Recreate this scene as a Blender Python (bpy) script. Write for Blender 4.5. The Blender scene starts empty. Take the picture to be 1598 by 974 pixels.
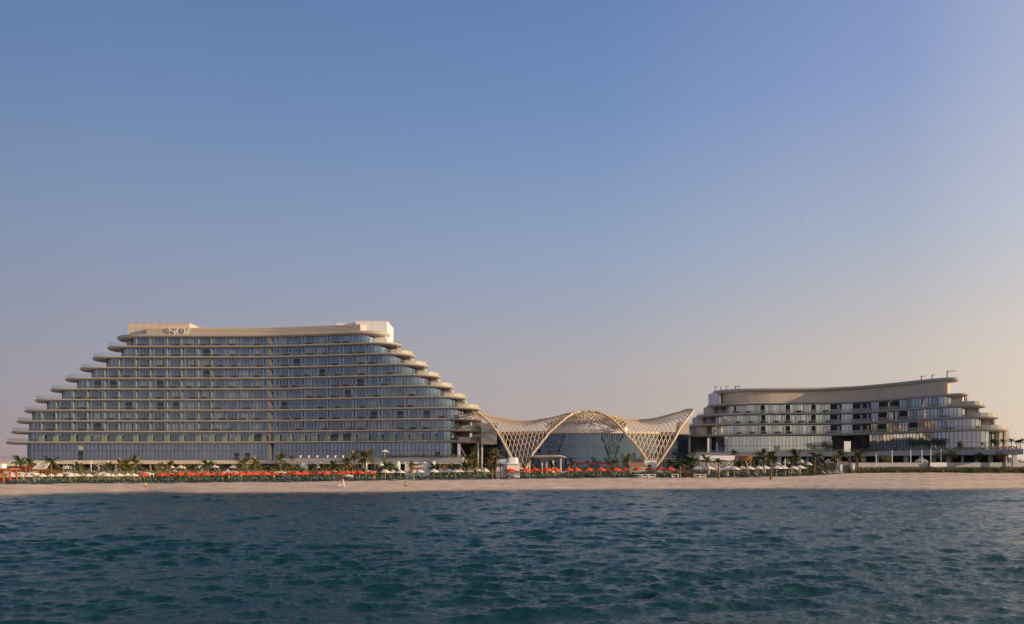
import bpy, math, random
import numpy as np
from mathutils import Vector, Matrix
R = math.radians
rnd = random.Random(7)
sc = bpy.context.scene
COL = sc.collection
F = 1240.0; H = 5.4; HY = 728.0          # lens in photo pixels, eye height, horizon row

def P(px, py, Y):                          # photo pixel + real distance -> world point
    return Vector(((px-799)/F*Y, Y, H-(py-HY)/F*Y))
def XP(px, Y): return (px-799)/F*Y
def ZP(py, Y): return H-(py-HY)/F*Y
def interp(tab, x):
    return float(np.interp(x, [t[0] for t in tab], [t[1] for t in tab]))
def smooth_tab(tab, n=400, k=21):
    xs = np.linspace(tab[0][0], tab[-1][0], n)
    ys = np.interp(xs, [t[0] for t in tab], [t[1] for t in tab])
    pad = np.concatenate([2*ys[0]-ys[k:0:-1], ys, 2*ys[-1]-ys[-2:-k-2:-1]])
    ker = np.hanning(2*k+1); ker /= ker.sum()
    ys = np.convolve(pad, ker, 'valid')
    return xs, ys

# ------------------------------------------------------------------ materials
MATS = {}
def mat(name, col, rough=0.6, metal=0.0, noise=0.0, nscale=3.0, bump=0.0, col2=None, spec=0.5, bscale=None, trans=0.0):
    if name in MATS: return MATS[name]
    m = bpy.data.materials.new(name); m.use_nodes = True
    nt = m.node_tree; b = nt.nodes['Principled BSDF']
    b.inputs['Roughness'].default_value = rough; b.inputs['Metallic'].default_value = metal
    b.inputs['Specular IOR Level'].default_value = spec
    b.inputs['Base Color'].default_value = (*col, 1)
    if noise > 0 or col2:
        tc = nt.nodes.new('ShaderNodeTexCoord'); n = nt.nodes.new('ShaderNodeTexNoise')
        n.inputs['Scale'].default_value = nscale; n.inputs['Detail'].default_value = 6; n.inputs['Roughness'].default_value = .65
        nt.links.new(tc.outputs['Object'], n.inputs['Vector'])
        r = nt.nodes.new('ShaderNodeValToRGB')
        c2 = col2 or tuple(c*(1-noise) for c in col); c1 = col if col2 else tuple(min(1, c*(1+noise)) for c in col)
        r.color_ramp.elements[0].position = .35; r.color_ramp.elements[1].position = .65
        r.color_ramp.elements[0].color = (*c2, 1); r.color_ramp.elements[1].color = (*c1, 1)
        nt.links.new(n.outputs['Fac'], r.inputs['Fac']); nt.links.new(r.outputs['Color'], b.inputs['Base Color'])
    if bump > 0:
        tc = nt.nodes.new('ShaderNodeTexCoord'); n = nt.nodes.new('ShaderNodeTexNoise')
        n.inputs['Scale'].default_value = bscale or nscale*3; n.inputs['Detail'].default_value = 5
        nt.links.new(tc.outputs['Object'], n.inputs['Vector'])
        bp = nt.nodes.new('ShaderNodeBump'); bp.inputs['Strength'].default_value = bump; bp.inputs['Distance'].default_value = .1
        nt.links.new(n.outputs['Fac'], bp.inputs['Height']); nt.links.new(bp.outputs['Normal'], b.inputs['Normal'])
    MATS[name] = m
    return m
cream  = mat('cream_cladding', (.60, .50, .385), .5, noise=.05, nscale=.4)
slabm  = mat('slab_cladding', (.43, .385, .32), .5, noise=.06, nscale=.3)
soffit = mat('soffit', (.30, .27, .23), .6, noise=.06, nscale=.5)
white  = mat('white_render', (.80, .77, .72), .6, noise=.03, nscale=.7)
grey   = mat('grey_concrete', (.33, .31, .30), .7, noise=.1, nscale=.5)
darkm  = mat('dark_metal', (.025, .027, .03), .4)
shadem = mat('recess_shade', (.035, .032, .03), .9, noise=.3, nscale=.4)  # near-black colour stands in for shade in recesses and under decks
steel  = mat('steel_lattice', (.60, .44, .25), .45, noise=.04, nscale=.5)
fing   = mat('green_glass_screen', (.20, .25, .18), .35, noise=.1, nscale=.4)
red    = mat('red_canvas', (.66, .024, .006), .75, noise=.12, nscale=1.2)
orange = mat('sunlit_red_canvas', (.80, .075, .010), .75, noise=.1, nscale=1.2)  # red canvas with its sunlit hue put into the colour
canvas = mat('white_canvas', (.76, .66, .50), .8, noise=.05, nscale=1.2)
teal   = mat('teal_cushion', (.020, .052, .048), .8, noise=.3, nscale=1.5)
cush   = mat('pale_cushion', (.45, .50, .48), .8, noise=.1, nscale=1.5)
timber = mat('orange_timber', (.46, .13, .035), .6, noise=.25, nscale=2)
rust   = mat('red_timber', (.20, .035, .02), .6, noise=.25, nscale=2)
wood   = mat('brown_timber', (.38, .17, .06), .6, noise=.2, nscale=2)
stone  = mat('terrace_stone', (.44, .41, .38), .6, noise=.08, nscale=.4)
pilm   = mat('bronze_pilaster', (.20, .175, .14), .5)
trunk  = mat('palm_trunk', (.17, .115, .07), .9, noise=.4, nscale=4)
leafA  = mat('palm_leaf', (.10, .125, .032), .55, col2=(.045, .07, .018), nscale=1.5)
leafB  = mat('dry_palm_leaf', (.27, .19, .06), .6, col2=(.13, .11, .03), nscale=1.5)
leafC  = mat('shrub_leaf', (.07, .10, .028), .6, col2=(.022, .045, .012), nscale=.6)
leafD  = mat('ground_cover_leaf', (.17, .165, .045), .7, col2=(.06, .08, .02), nscale=.5)
leafE  = mat('reed_leaf', (.28, .20, .06), .7, col2=(.12, .11, .03), nscale=.5)
skin   = mat('skin', (.35, .19, .12), .6)
yellow = mat('yellow_shirt', (.85, .55, .02), .8)
redsh  = mat('red_cloth', (.50, .02, .015), .8)
hair   = mat('dark_hair', (.015, .011, .008), .7)
stoneD = mat('dark_stair_stone', (.16, .14, .125), .8, noise=.15, nscale=1.0)

def glass_mat(name, tint, rough=.04, var=.09, scale=(.65, .65, .5), dark=(.012, .018, .026)):
    m = bpy.data.materials.new(name); m.use_nodes = True; nt = m.node_tree
    b = nt.nodes['Principled BSDF']; L = nt.links.new
    b.inputs['Metallic'].default_value = .85; b.inputs['Roughness'].default_value = rough
    at = nt.nodes.new('ShaderNodeAttribute'); at.attribute_name = 'tone'      # each pane its own coating tone
    mx = nt.nodes.new('ShaderNodeMix'); mx.data_type = 'RGBA'
    mx.inputs[6].default_value = (*[t*(1-var) for t in tint], 1); mx.inputs[7].default_value = (*[t*(1+var) for t in tint], 1)
    L(at.outputs['Fac'], mx.inputs[0]); L(mx.outputs[2], b.inputs['Base Color'])
    return m
glassL = glass_mat('blue_curtain_glass', (.22, .285, .40))
glassR = glass_mat('silver_curtain_glass', (.43, .475, .53))
glassC = glass_mat('lobby_glass', (.12, .18, .30))
pane   = mat('window_pane', (.14, .19, .28), .06, metal=.85)
def railing_mat():
    m = bpy.data.materials.new('clear_railing_glass'); m.use_nodes = True; nt = m.node_tree
    for n in list(nt.nodes):
        if n.type == 'BSDF_PRINCIPLED': nt.nodes.remove(n)
    o = nt.nodes['Material Output']
    t = nt.nodes.new('ShaderNodeBsdfTransparent'); t.inputs[0].default_value = (.86, .90, .88, 1)
    g = nt.nodes.new('ShaderNodeBsdfGlossy'); g.inputs['Roughness'].default_value = .08
    d = nt.nodes.new('ShaderNodeBsdfDiffuse'); d.inputs[0].default_value = (.4, .44, .40, 1)
    m1 = nt.nodes.new('ShaderNodeMixShader'); m1.inputs[0].default_value = .45
    m2 = nt.nodes.new('ShaderNodeMixShader'); m2.inputs[0].default_value = .10
    nt.links.new(g.outputs[0], m1.inputs[1]); nt.links.new(d.outputs[0], m1.inputs[2])
    nt.links.new(t.outputs[0], m2.inputs[1]); nt.links.new(m1.outputs[0], m2.inputs[2])
    nt.links.new(m2.outputs[0], o.inputs['Surface'])
    return m
railm = railing_mat()

# ------------------------------------------------------------------ mesh helpers
class MB:
    def __init__(s): s.v = []; s.f = []; s.m = []; s.mats = []; s.g = []
    def mi(s, m):
        if m not in s.mats: s.mats.append(m)
        return s.mats.index(m)
    def add(s, vs, fs, m):
        k = len(s.v); i = s.mi(m); s.g.append((k, len(s.f)))
        s.v += [tuple(v) for v in vs]; s.f += [tuple(k+a for a in f) for f in fs]; s.m += [i]*len(fs)
    def box(s, c, size, m, rz=0, taper=1.0):
        cx, cy, cz = c; x, y, z = [q/2 for q in size]; ca, sa = math.cos(rz), math.sin(rz); vs = []
        for dz in (-1, 1):
            t = taper if dz > 0 else 1
            for dx, dy in ((-1, -1), (1, -1), (1, 1), (-1, 1)):
                a, b = dx*x*t, dy*y*t
                vs.append((cx+a*ca-b*sa, cy+a*sa+b*ca, cz+dz*z))
        s.add(vs, [(0, 3, 2, 1), (4, 5, 6, 7), (0, 1, 5, 4), (1, 2, 6, 5), (2, 3, 7, 6), (3, 0, 4, 7)], m)
    def bar(s, a, b, r, m, n=4, r2=None, roll=None):
        a = Vector(a); b = Vector(b); d = (b-a)
        if d.length < 1e-6: return
        d.normalize(); up = Vector((0, 0, 1)) if abs(d.z) < .95 else Vector((1, 0, 0))
        s1 = d.cross(up).normalized(); s2 = s1.cross(d)
        if r2 is None: r2 = r
        vs = []
        for p, q in ((a, r), (b, r2)):
            for i in range(n):
                t = 2*math.pi*(i+.5)/n
                vs.append(p+s1*math.cos(t)*q+s2*math.sin(t)*q)
        fs = [(i, (i+1) % n, n+(i+1) % n, n+i) for i in range(n)]+[tuple(range(n-1, -1, -1)), tuple(range(n, 2*n))]
        s.add(vs, fs, m)
    def tube(s, pts, r, m, n=6):
        pts = [Vector(p) for p in pts]; rs = r if isinstance(r, (list, tuple)) else [r]*len(pts); vs = []
        for i, p in enumerate(pts):
            d = (pts[min(i+1, len(pts)-1)]-pts[max(i-1, 0)]).normalized()
            up = Vector((0, 0, 1)) if abs(d.z) < .95 else Vector((1, 0, 0))
            s1 = d.cross(up).normalized(); s2 = s1.cross(d)
            for k in range(n):
                t = 2*math.pi*(k+.5)/n
                vs.append(p+s1*math.cos(t)*rs[i]+s2*math.sin(t)*rs[i])
        fs = [(i*n+k, i*n+(k+1) % n, (i+1)*n+(k+1) % n, (i+1)*n+k) for i in range(len(pts)-1) for k in range(n)]
        fs += [tuple(range(n-1, -1, -1)), tuple((len(pts)-1)*n+k for k in range(n))]
        s.add(vs, fs, m)
    def loft(s, rings, m, cap=True, closed=True):
        n = len(rings[0]); vs = [p for r in rings for p in r]; fs = []
        for i in range(len(rings)-1):
            for k in range(n if closed else n-1):
                fs.append((i*n+k, i*n+(k+1) % n, (i+1)*n+(k+1) % n, (i+1)*n+k))
        if cap and closed: fs += [tuple(range(n-1, -1, -1)), tuple((len(rings)-1)*n+k for k in range(n))]
        s.add(vs, fs, m)
    def lathe(s, prof, c, m, n=12, sx=1, sy=1, rz=0, wob=None):
        rings = []
        for r, z in prof:
            rg = []
            for k in range(n):
                t = 2*math.pi*k/n+rz; w = wob(k) if wob else 1
                rg.append((c[0]+math.cos(t)*r*sx*w, c[1]+math.sin(t)*r*sy*w, c[2]+z))
            rings.append(rg)
        s.loft(rings, m)
    def mesh(s, name, smooth=False, autosm=None):
        me = bpy.data.meshes.new(name); me.from_pydata(s.v, [], s.f)
        for m in s.mats: me.materials.append(m)
        me.polygons.foreach_set('material_index', s.m)
        if smooth: me.polygons.foreach_set('use_smooth', [True]*len(s.f))
        me.update(); return me
    def build(s, name, parent=None, loc=None, smooth=False):
        return link(name, s.mesh(name, smooth), parent, loc)
def split(b, name, parent):
    """every separately added piece becomes a part of its own"""
    out = []
    for k, (v0, f0) in enumerate(b.g):
        v1, f1 = b.g[k+1] if k+1 < len(b.g) else (len(b.v), len(b.f))
        c = MB(); c.v = b.v[v0:v1]; c.f = [tuple(i-v0 for i in f) for f in b.f[f0:f1]]; c.mats = [b.mats[b.m[f0]]]; c.m = [0]*(f1-f0)
        out.append(c.build(name, parent))
    return out
def link(name, me, parent=None, loc=None, rz=None, scale=None):
    o = bpy.data.objects.new(name, me); COL.objects.link(o)
    if parent: o.parent = parent
    if loc is not None: o.location = loc
    if rz is not None: o.rotation_euler = (0, 0, rz)
    if scale is not None: o.scale = scale if isinstance(scale, (tuple, list)) else (scale,)*3
    return o
def tag(o, label, cat=None, group=None, kind=None):
    if label: o['label'] = label
    if cat: o['category'] = cat
    if group: o['group'] = group
    if kind: o['kind'] = kind
    return o
def thing(name, label, cat, loc=(0, 0, 0), rz=0, group=None):
    o = link(name, None, None, loc, rz); return tag(o, label, cat, group)
def dup(root, loc, rz, scale=1.0, label=None):
    r = root.copy(); COL.objects.link(r); r.location = loc; r.rotation_euler = (0, 0, rz)
    r.scale = scale if isinstance(scale, (tuple, list)) else (scale,)*3
    if label: r['label'] = label
    for ch in list(root.children):
        c = ch.copy(); COL.objects.link(c); c.parent = r
    return r
ORD = ['first','second','third','fourth','fifth','sixth','seventh','eighth','ninth','tenth','eleventh','twelfth','thirteenth','fourteenth','fifteenth','sixteenth','seventeenth','eighteenth','nineteenth']
TENS = {2:'twenty',3:'thirty',4:'forty',5:'fifty',6:'sixty',7:'seventy',8:'eighty',9:'ninety'}
def ordw(i):                                # 0 -> first
    n = i+1
    if n < 20: return ORD[n-1]
    t, u = divmod(n, 10)
    if t >= 10: return 'hundred and '+ordw(n-101) if n > 100 else 'hundredth'
    if u == 0: return {2:'twentieth',3:'thirtieth',4:'fortieth',5:'fiftieth',6:'sixtieth',7:'seventieth',8:'eightieth',9:'ninetieth'}[t]
    return TENS[t]+' '+ORD[u-1]

# ------------------------------------------------------------------ terrain
KS = H*F
SH = [(-1500,776),(-200,776),(0,773),(100,769.3),(170,768),(230,766.3),(300,769),(400,768.2),(500,767.6),(600,767),(700,765),(800,764),(900,763.3),(1000,763),(1100,762.3),(1200,761.7),(1350,763),(1450,763.6),(1598,761.5),(2000,760),(3500,760)]
TP = [(-1500,757,168),(0,756.5,168),(100,755.3,180),(230,754.6,188),(400,753,190),(550,751.5,192),(670,749,200),(800,748,206),(900,746.7,208),(1000,746,210),(1150,745.5,215),(1200,745,216),(1275,742.5,220),(1315,739,226),(1400,738,228),(1598,738,230),(3500,738,236)]
SHx = np.array([t[0] for t in SH]); SHy = np.array([KS/(t[1]-HY) for t in SH])
TPx = np.array([t[0] for t in TP]); TPY = np.array([t[2] for t in TP]); TPz = np.array([H-(t[1]-HY)*t[2]/F for t in TP])
def zg_arr(X, Y):
    px = 799+F*X/np.maximum(Y, 120)
    ys = np.interp(px, SHx, SHy); yt = np.interp(px, TPx, TPY); zt = np.interp(px, TPx, TPz)
    s = (Y-ys)/(yt-ys)
    z = np.where(s < 0, (Y-ys)*.085, zt*np.clip(s, 0, 1)**.9)
    t = np.clip((Y-yt-16)/(262-yt-16), 0, 1); t = t*t*(3-2*t)
    z = z+np.where(s > 1, (3.8-zt)*t, 0)
    return z
def zg(X, Y): return float(zg_arr(np.array([X], float), np.array([Y], float))[0])
def build_ground():
    us = np.concatenate([[-6,-3,-1.8,-1.2], np.linspace(-.95,.95,420), [1.2,1.8,3,6]])
    ys = np.concatenate([[90,110,120], np.linspace(130,250,170), np.linspace(255,330,16), [360,420,600,1000,2000,4000,9000]])
    U, Yg = np.meshgrid(us, ys); X = U*Yg
    Z = zg_arr(X, Yg)
    rs = np.random.RandomState(3)
    for lam, a in ((9,.05),(4,.035),(2,.02)):
        for _ in range(6):
            th = rs.uniform(0, math.pi); k = 2*math.pi/(lam*rs.uniform(.8, 1.3)); ph = rs.uniform(0, 6.3)
            Z += a/2*np.sin(k*(X*math.cos(th)+Yg*math.sin(th))+ph)*np.where((Yg > 140) & (Yg < 320), 1, 0)
    nx, ny = len(us), len(ys)
    v = np.stack([X, Yg, Z], -1).reshape(-1, 3)
    idx = np.arange(nx*ny).reshape(ny, nx)
    f = np.stack([idx[:-1,:-1], idx[:-1,1:], idx[1:,1:], idx[1:,:-1]], -1).reshape(-1, 4)
    me = bpy.data.meshes.new('beach_sand'); me.from_pydata(v.tolist(), [], f.tolist())
    me.polygons.foreach_set('use_smooth', [True]*len(f))
    m = bpy.data.materials.new('sand'); m.use_nodes = True; nt = m.node_tree; b = nt.nodes['Principled BSDF']; L = nt.links.new
    b.inputs['Roughness'].default_value = .9; b.inputs['Specular IOR Level'].default_value = .2
    tc = nt.nodes.new('ShaderNodeTexCoord'); mp = nt.nodes.new('ShaderNodeMapping'); mp.inputs['Scale'].default_value = (.06, .55, .5)
    n1 = nt.nodes.new('ShaderNodeTexNoise'); n1.inputs['Scale'].default_value = 1.0; n1.inputs['Detail'].default_value = 8; n1.inputs['Roughness'].default_value = .65
    L(tc.outputs['Object'], mp.inputs[0]); L(mp.outputs[0], n1.inputs['Vector'])
    rp = nt.nodes.new('ShaderNodeValToRGB'); rp.color_ramp.elements[0].position = .3; rp.color_ramp.elements[1].position = .72
    rp.color_ramp.elements[0].color = (.56, .385, .26, 1); rp.color_ramp.elements[1].color = (.86, .64, .44, 1)
    L(n1.outputs['Fac'], rp.inputs['Fac'])
    # wet, darker sand where the water reaches
    sx = nt.nodes.new('ShaderNodeSeparateXYZ'); ge = nt.nodes.new('ShaderNodeNewGeometry'); L(ge.outputs['Position'], sx.inputs[0])
    mr = nt.nodes.new('ShaderNodeMapRange'); mr.inputs['From Min'].default_value = .05; mr.inputs['From Max'].default_value = .30
    L(sx.outputs['Z'], mr.inputs['Value'])
    mx = nt.nodes.new('ShaderNodeMix'); mx.data_type = 'RGBA'; mx.inputs[6].default_value = (.50, .40, .29, 1)
    L(mr.outputs[0], mx.inputs[0]); L(rp.outputs[0], mx.inputs[7]); L(mx.outputs[2], b.inputs['Base Color'])
    n2 = nt.nodes.new('ShaderNodeTexNoise'); n2.inputs['Scale'].default_value = 1.6; n2.inputs['Detail'].default_value = 7; n2.inputs['Roughness'].default_value = .7
    L(tc.outputs['Object'], n2.inputs['Vector'])
    bp = nt.nodes.new('ShaderNodeBump'); bp.inputs['Strength'].default_value = .8; bp.inputs['Distance'].default_value = .22
    L(n2.outputs['Fac'], bp.inputs['Height']); L(bp.outputs[0], b.inputs['Normal'])
    me.materials.append(m)
    tag(link('beach_ground', me), 'pale sandy beach and flat ground rising behind it', kind='structure')

# ------------------------------------------------------------------ sea
def build_water():
    yr = [22.0]
    while yr[-1] < 222: yr.append(yr[-1]+min(max(.21*yr[-1]**2/4287, .055), .36))
    yr = np.array([-6000,-1500,-400,-100,-30,0,8,14,18]+yr)if False else np.concatenate([[-6000,-1500,-400,-100,-30,0,8,14,18], yr])
    uc = np.linspace(-.80, .80, 1200)
    Uw = uc[None, :]; Yg = yr[:, None]
    X = Uw*np.maximum(Yg+6, 26)
    Yg = np.repeat(Yg, len(uc), 1)
    dy = np.gradient(yr)[:, None]; dx = (uc[1]-uc[0])*np.maximum(yr[:, None]+6, 26)
    rs = np.random.RandomState(11)
    Z = np.zeros_like(X); DX = np.zeros_like(X); DY = np.zeros_like(X)
    gust = np.zeros_like(X)
    for _ in range(10):
        th = rs.uniform(0, 2*math.pi); k = 2*math.pi/rs.uniform(14, 60); gust += np.sin(k*(X*math.cos(th)*.5+Yg*math.sin(th))+rs.uniform(0, 6.3))
    gust = np.clip(1+.07*gust, .6, 1.4)
    N = 230
    lams = np.exp(rs.uniform(math.log(.28), math.log(9), N)); wind = math.pi/2+.12
    for lam in lams:
        th = wind+rs.normal(0, .5 if lam < 3 else .35)
        k = 2*math.pi/lam
        w = 1.0 if lam < 1.8 else 1.0/(1+(lam-1.8)*.34)
        s = .0275*w
        a = s/k; ph = rs.uniform(0, 2*math.pi)
        sp = np.maximum(dy*abs(math.sin(th)), dx*abs(math.cos(th)))
        fade = np.clip((lam/sp-2.2)/2, 0, 1)*gust
        arg = k*(X*math.cos(th)+Yg*math.sin(th))+ph
        Z += a*fade*np.cos(arg)
        DX -= 1.05*a*fade*math.cos(th)*np.sin(arg); DY -= 1.05*a*fade*math.sin(th)*np.sin(arg)
    edge = np.clip((yr[:, None]-18)/5, 0, 1)
    px = 799+F*X/np.maximum(Yg, 120); sh = np.interp(px, SHx, SHy)
    near = np.clip((sh-Yg)/25, .12, 1)
    eu = np.clip((.80-np.abs(Uw))/.04, 0, 1)
    amp = edge*near*eu
    Z = Z*amp; X = X+DX*amp; Yg = Yg+DY*amp
    ny, nx = X.shape
    v = np.stack([X, Yg, Z], -1)
    ex = np.array([-9000., 9000.])
    left = v[:, :1].copy(); left[:, 0, 0] = -9000; left[:, 0, 1] = yr; left[:, 0, 2] = 0
    right = left.copy(); right[:, 0, 0] = 9000
    v = np.concatenate([left, v, right], 1); nx += 2
    idx = np.arange(nx*ny).reshape(ny, nx)
    f = np.stack([idx[:-1,:-1], idx[:-1,1:], idx[1:,1:], idx[1:,:-1]], -1).reshape(-1, 4)
    me = bpy.data.meshes.new('sea_water')
    me.vertices.add(nx*ny); me.vertices.foreach_set('co', v.reshape(-1))
    me.loops.add(len(f)*4); me.loops.foreach_set('vertex_index', f.reshape(-1).astype(np.int32))
    me.polygons.add(len(f)); me.polygons.foreach_set('loop_start', np.arange(0, len(f)*4, 4, dtype=np.int32))
    me.polygons.foreach_set('loop_total', np.full(len(f), 4, dtype=np.int32))
    me.update(); me.validate()
    me.polygons.foreach_set('use_smooth', [True]*len(me.polygons))
    m = bpy.data.materials.new('sea'); m.use_nodes = True; nt = m.node_tree; b = nt.nodes['Principled BSDF']; L = nt.links.new
    b.inputs['Base Color'].default_value = (.003, .034, .029, 1); b.inputs['Roughness'].default_value = .05; b.inputs['IOR'].default_value = 1.33
    tc = nt.nodes.new('ShaderNodeTexCoord'); mp = nt.nodes.new('ShaderNodeMapping'); mp.inputs['Scale'].default_value = (1, 1.7, 1)
    n2 = nt.nodes.new('ShaderNodeTexNoise'); n2.inputs['Scale'].default_value = 4.5; n2.inputs['Detail'].default_value = 7; n2.inputs['Roughness'].default_value = .62
    L(tc.outputs['Object'], mp.inputs[0]); L(mp.outputs[0], n2.inputs['Vector'])
    bp = nt.nodes.new('ShaderNodeBump'); bp.inputs['Strength'].default_value = .75; bp.inputs['Distance'].default_value = .085
    n3 = nt.nodes.new('ShaderNodeTexNoise'); n3.inputs['Scale'].default_value = .9; n3.inputs['Detail'].default_value = 4; n3.inputs['Roughness'].default_value = .7
    L(mp.outputs[0], n3.inputs['Vector']); bp2 = nt.nodes.new('ShaderNodeBump'); bp2.inputs['Strength'].default_value = .7; bp2.inputs['Distance'].default_value = .16
    L(n3.outputs['Fac'], bp2.inputs['Height']); L(bp2.outputs[0], bp.inputs['Normal'])
    L(n2.outputs['Fac'], bp.inputs['Height']); L(bp.outputs[0], b.inputs['Normal'])
    me.materials.append(m)
    tag(link('sea_water', me), 'choppy dark teal sea in the foreground', kind='structure')

# ------------------------------------------------------------------ hotels
class Facade:
    def __init__(s, tab, d):
        t = [(XP(px, Y), Y) for px, Y in tab]
        s.xs, s.ys = smooth_tab(t); s.d = d
        s.x0, s.x1 = s.xs[0], s.xs[-1]
    def Y(s, X):
        if X < s.x0: return s.ys[0]+(X-s.x0)*(s.ys[1]-s.ys[0])/(s.xs[1]-s.xs[0])
        if X > s.x1: return s.ys[-1]+(X-s.x1)*(s.ys[-1]-s.ys[-2])/(s.xs[-1]-s.xs[-2])
        return float(np.interp(X, s.xs, s.ys))
    def X(s, px, w=0):                      # world X whose facade point (+w back) is seen in column px
        X = 0
        for _ in range(12): X = XP(px, s.Y(X)+w)
        return X
    def frame(s, X, w=0):                   # point, tangent angle
        a = math.atan2(s.Y(X+.5)-s.Y(X-.5), 1.0)
        return Vector((X, s.Y(X)+w, 0)), a
    def ring(s, XL, XR, inset, z, rxl, rxr, d=None, nf=60, nc=14, w0=0, back=True):
        d = d or s.d; pts = []
        XL += inset*.7; XR -= inset*.7; rl = max(rxl-inset*.7, .6); rr = max(rxr-inset*.7, .6); dd = d-inset
        for i in range(nf+1):
            x = XL+rl+(XR-rr-XL-rl)*i/nf; pts.append((x, s.Y(x)+w0+inset, z))
        for i in range(1, nc):
            t = math.pi*i/nc; x = XR-rr+rr*math.sin(t); w = d-dd*math.cos(t); pts.append((x, s.Y(x)+w0+w, z))
        for i in range(nf//3+1):
            x = XR-rr+(XL+rl-XR+rr)*i/(nf//3); pts.append((x, s.Y(x)+w0+2*d-inset, z))
        for i in range(1, nc):
            t = math.pi*i/nc; x = XL+rl-rl*math.sin(t); w = d+dd*math.cos(t); pts.append((x, s.Y(x)+w0+w, z))
        return pts

def slab(fc, name, parent, XL, XR, z, th=.9, rx=(10, 10), m=slabm, prof=None, d=None, w0=0, tipk=.65):
    prof = prof or [(2.2, -.5), (.9, -.46), (.30, -.28), (.04, -.05), (0, .12), (.12, .32), (.45, .45), (3.0, .5)]
    def thick(x):                            # the nose swells into a rounded blade towards both tips
        k = max(0, 1-min(x-XL, XR-x)/15.0); k = k*k*(3-2*k); return 1+tipk*k
    rings = []
    for i, zz in prof:
        rings.append([(x, y, z+zz*th*(thick(x) if zz < 0 else 1+.25*(thick(x)-1))) for x, y, _ in fc.ring(XL, XR, i, 0, rx[0], rx[1], d=d, w0=w0)])
    b = MB(); b.loft(rings, m)
    o = b.build(name, parent, smooth=True)
    return o
def sunlit_tip_rail(fc, parent, XR, z, rx, h=1.05, reach=8.0):  # cream strip standing in for sunlit rail glass at the right tips
    pts = [p for p in fc.ring(XR-60, XR, 1.1, 0, 8, rx, nf=60) if p[0] > XR-reach and p[1] < fc.Y(p[0])+fc.d+4]
    pin = [p for p in fc.ring(XR-60, XR, 1.3, 0, 8, rx, nf=60) if p[0] > XR-reach and p[1] < fc.Y(p[0])+fc.d+4]
    n = min(len(pts), len(pin)); pts, pin = pts[:n], pin[:n]
    b = MB(); b.loft([[(x, y, z) for x, y, _ in pts], [(x, y, z+h) for x, y, _ in pts], [(x, y, z+h) for x, y, _ in pin], [(x, y, z) for x, y, _ in pin]], cream, cap=False, closed=False)
    b.build('sunlit_tip_rail', parent)
def set_tone(me, rs, lo=0, hi=1):
    a = me.attributes.new('tone', 'FLOAT', 'FACE')
    a.data.foreach_set('value', [rs.uniform(lo, hi) for _ in me.polygons])
def curtain(fc, parent, XL, XR, z0, z1, gm, inset=2.2, rx=(6, 6), pw=1.45, d=None, name='glass_facade', hsplit=(), full=True, w0=0, tilt=.004, xrange=None):
    """pane by pane wall of glass following the plan curve, with thin mullions"""
    r = fc.ring(XL, XR, inset, 0, rx[0], rx[1], d=d, nf=200, nc=24, w0=w0)
    r = [Vector(p) for p in r]
    out = [r[0]]; acc = 0; L = pw
    for i in range(1, len(r)):
        a, b = r[i-1], r[i]; seg = (b-a).length; pos = 0
        while acc+(seg-pos) >= L:
            t = pos+(L-acc); out.append(a.lerp(b, t/seg)); pos = t; acc = 0
        acc += seg-pos
    n = len(out); zs = [z0]+list(hsplit)+[z1]
    g = MB(); fr = MB(); q = random.Random(n)
    cx = sum(p.x for p in out)/n
    for i in range(n):
        a, b = out[i], out[(i+1) % n]
        if xrange and not (xrange[0] <= (a.x+b.x)/2 <= xrange[1]): continue
        nr = Vector(((b-a).y, -(b-a).x, 0)).normalized()
        for j in range(len(zs)-1):
            o1, o2, o3, o4 = [nr*q.gauss(0, tilt) for _ in range(4)]
            g.add([(a.x+o1.x, a.y+o1.y, zs[j]), (b.x+o2.x, b.y+o2.y, zs[j]), (b.x+o3.x, b.y+o3.y, zs[j+1]), (a.x+o4.x, a.y+o4.y, zs[j+1])], [(0, 1, 2, 3)], gm)
        p = a+nr*.05
        fr.box((p.x, p.y, (z0+z1)/2), (.09, .12, z1-z0), darkm, math.atan2((b-a).y, (b-a).x))
        for zz in hsplit:
            m_ = (a+b)/2+nr*.04; fr.box((m_.x, m_.y, zz), ((b-a).length, .1, .1), darkm, math.atan2((b-a).y, (b-a).x))
    me = g.mesh(name); set_tone(me, q); o = link(name, me, parent)
    fo = fr.build('mullion_grid', o)
    return o

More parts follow.
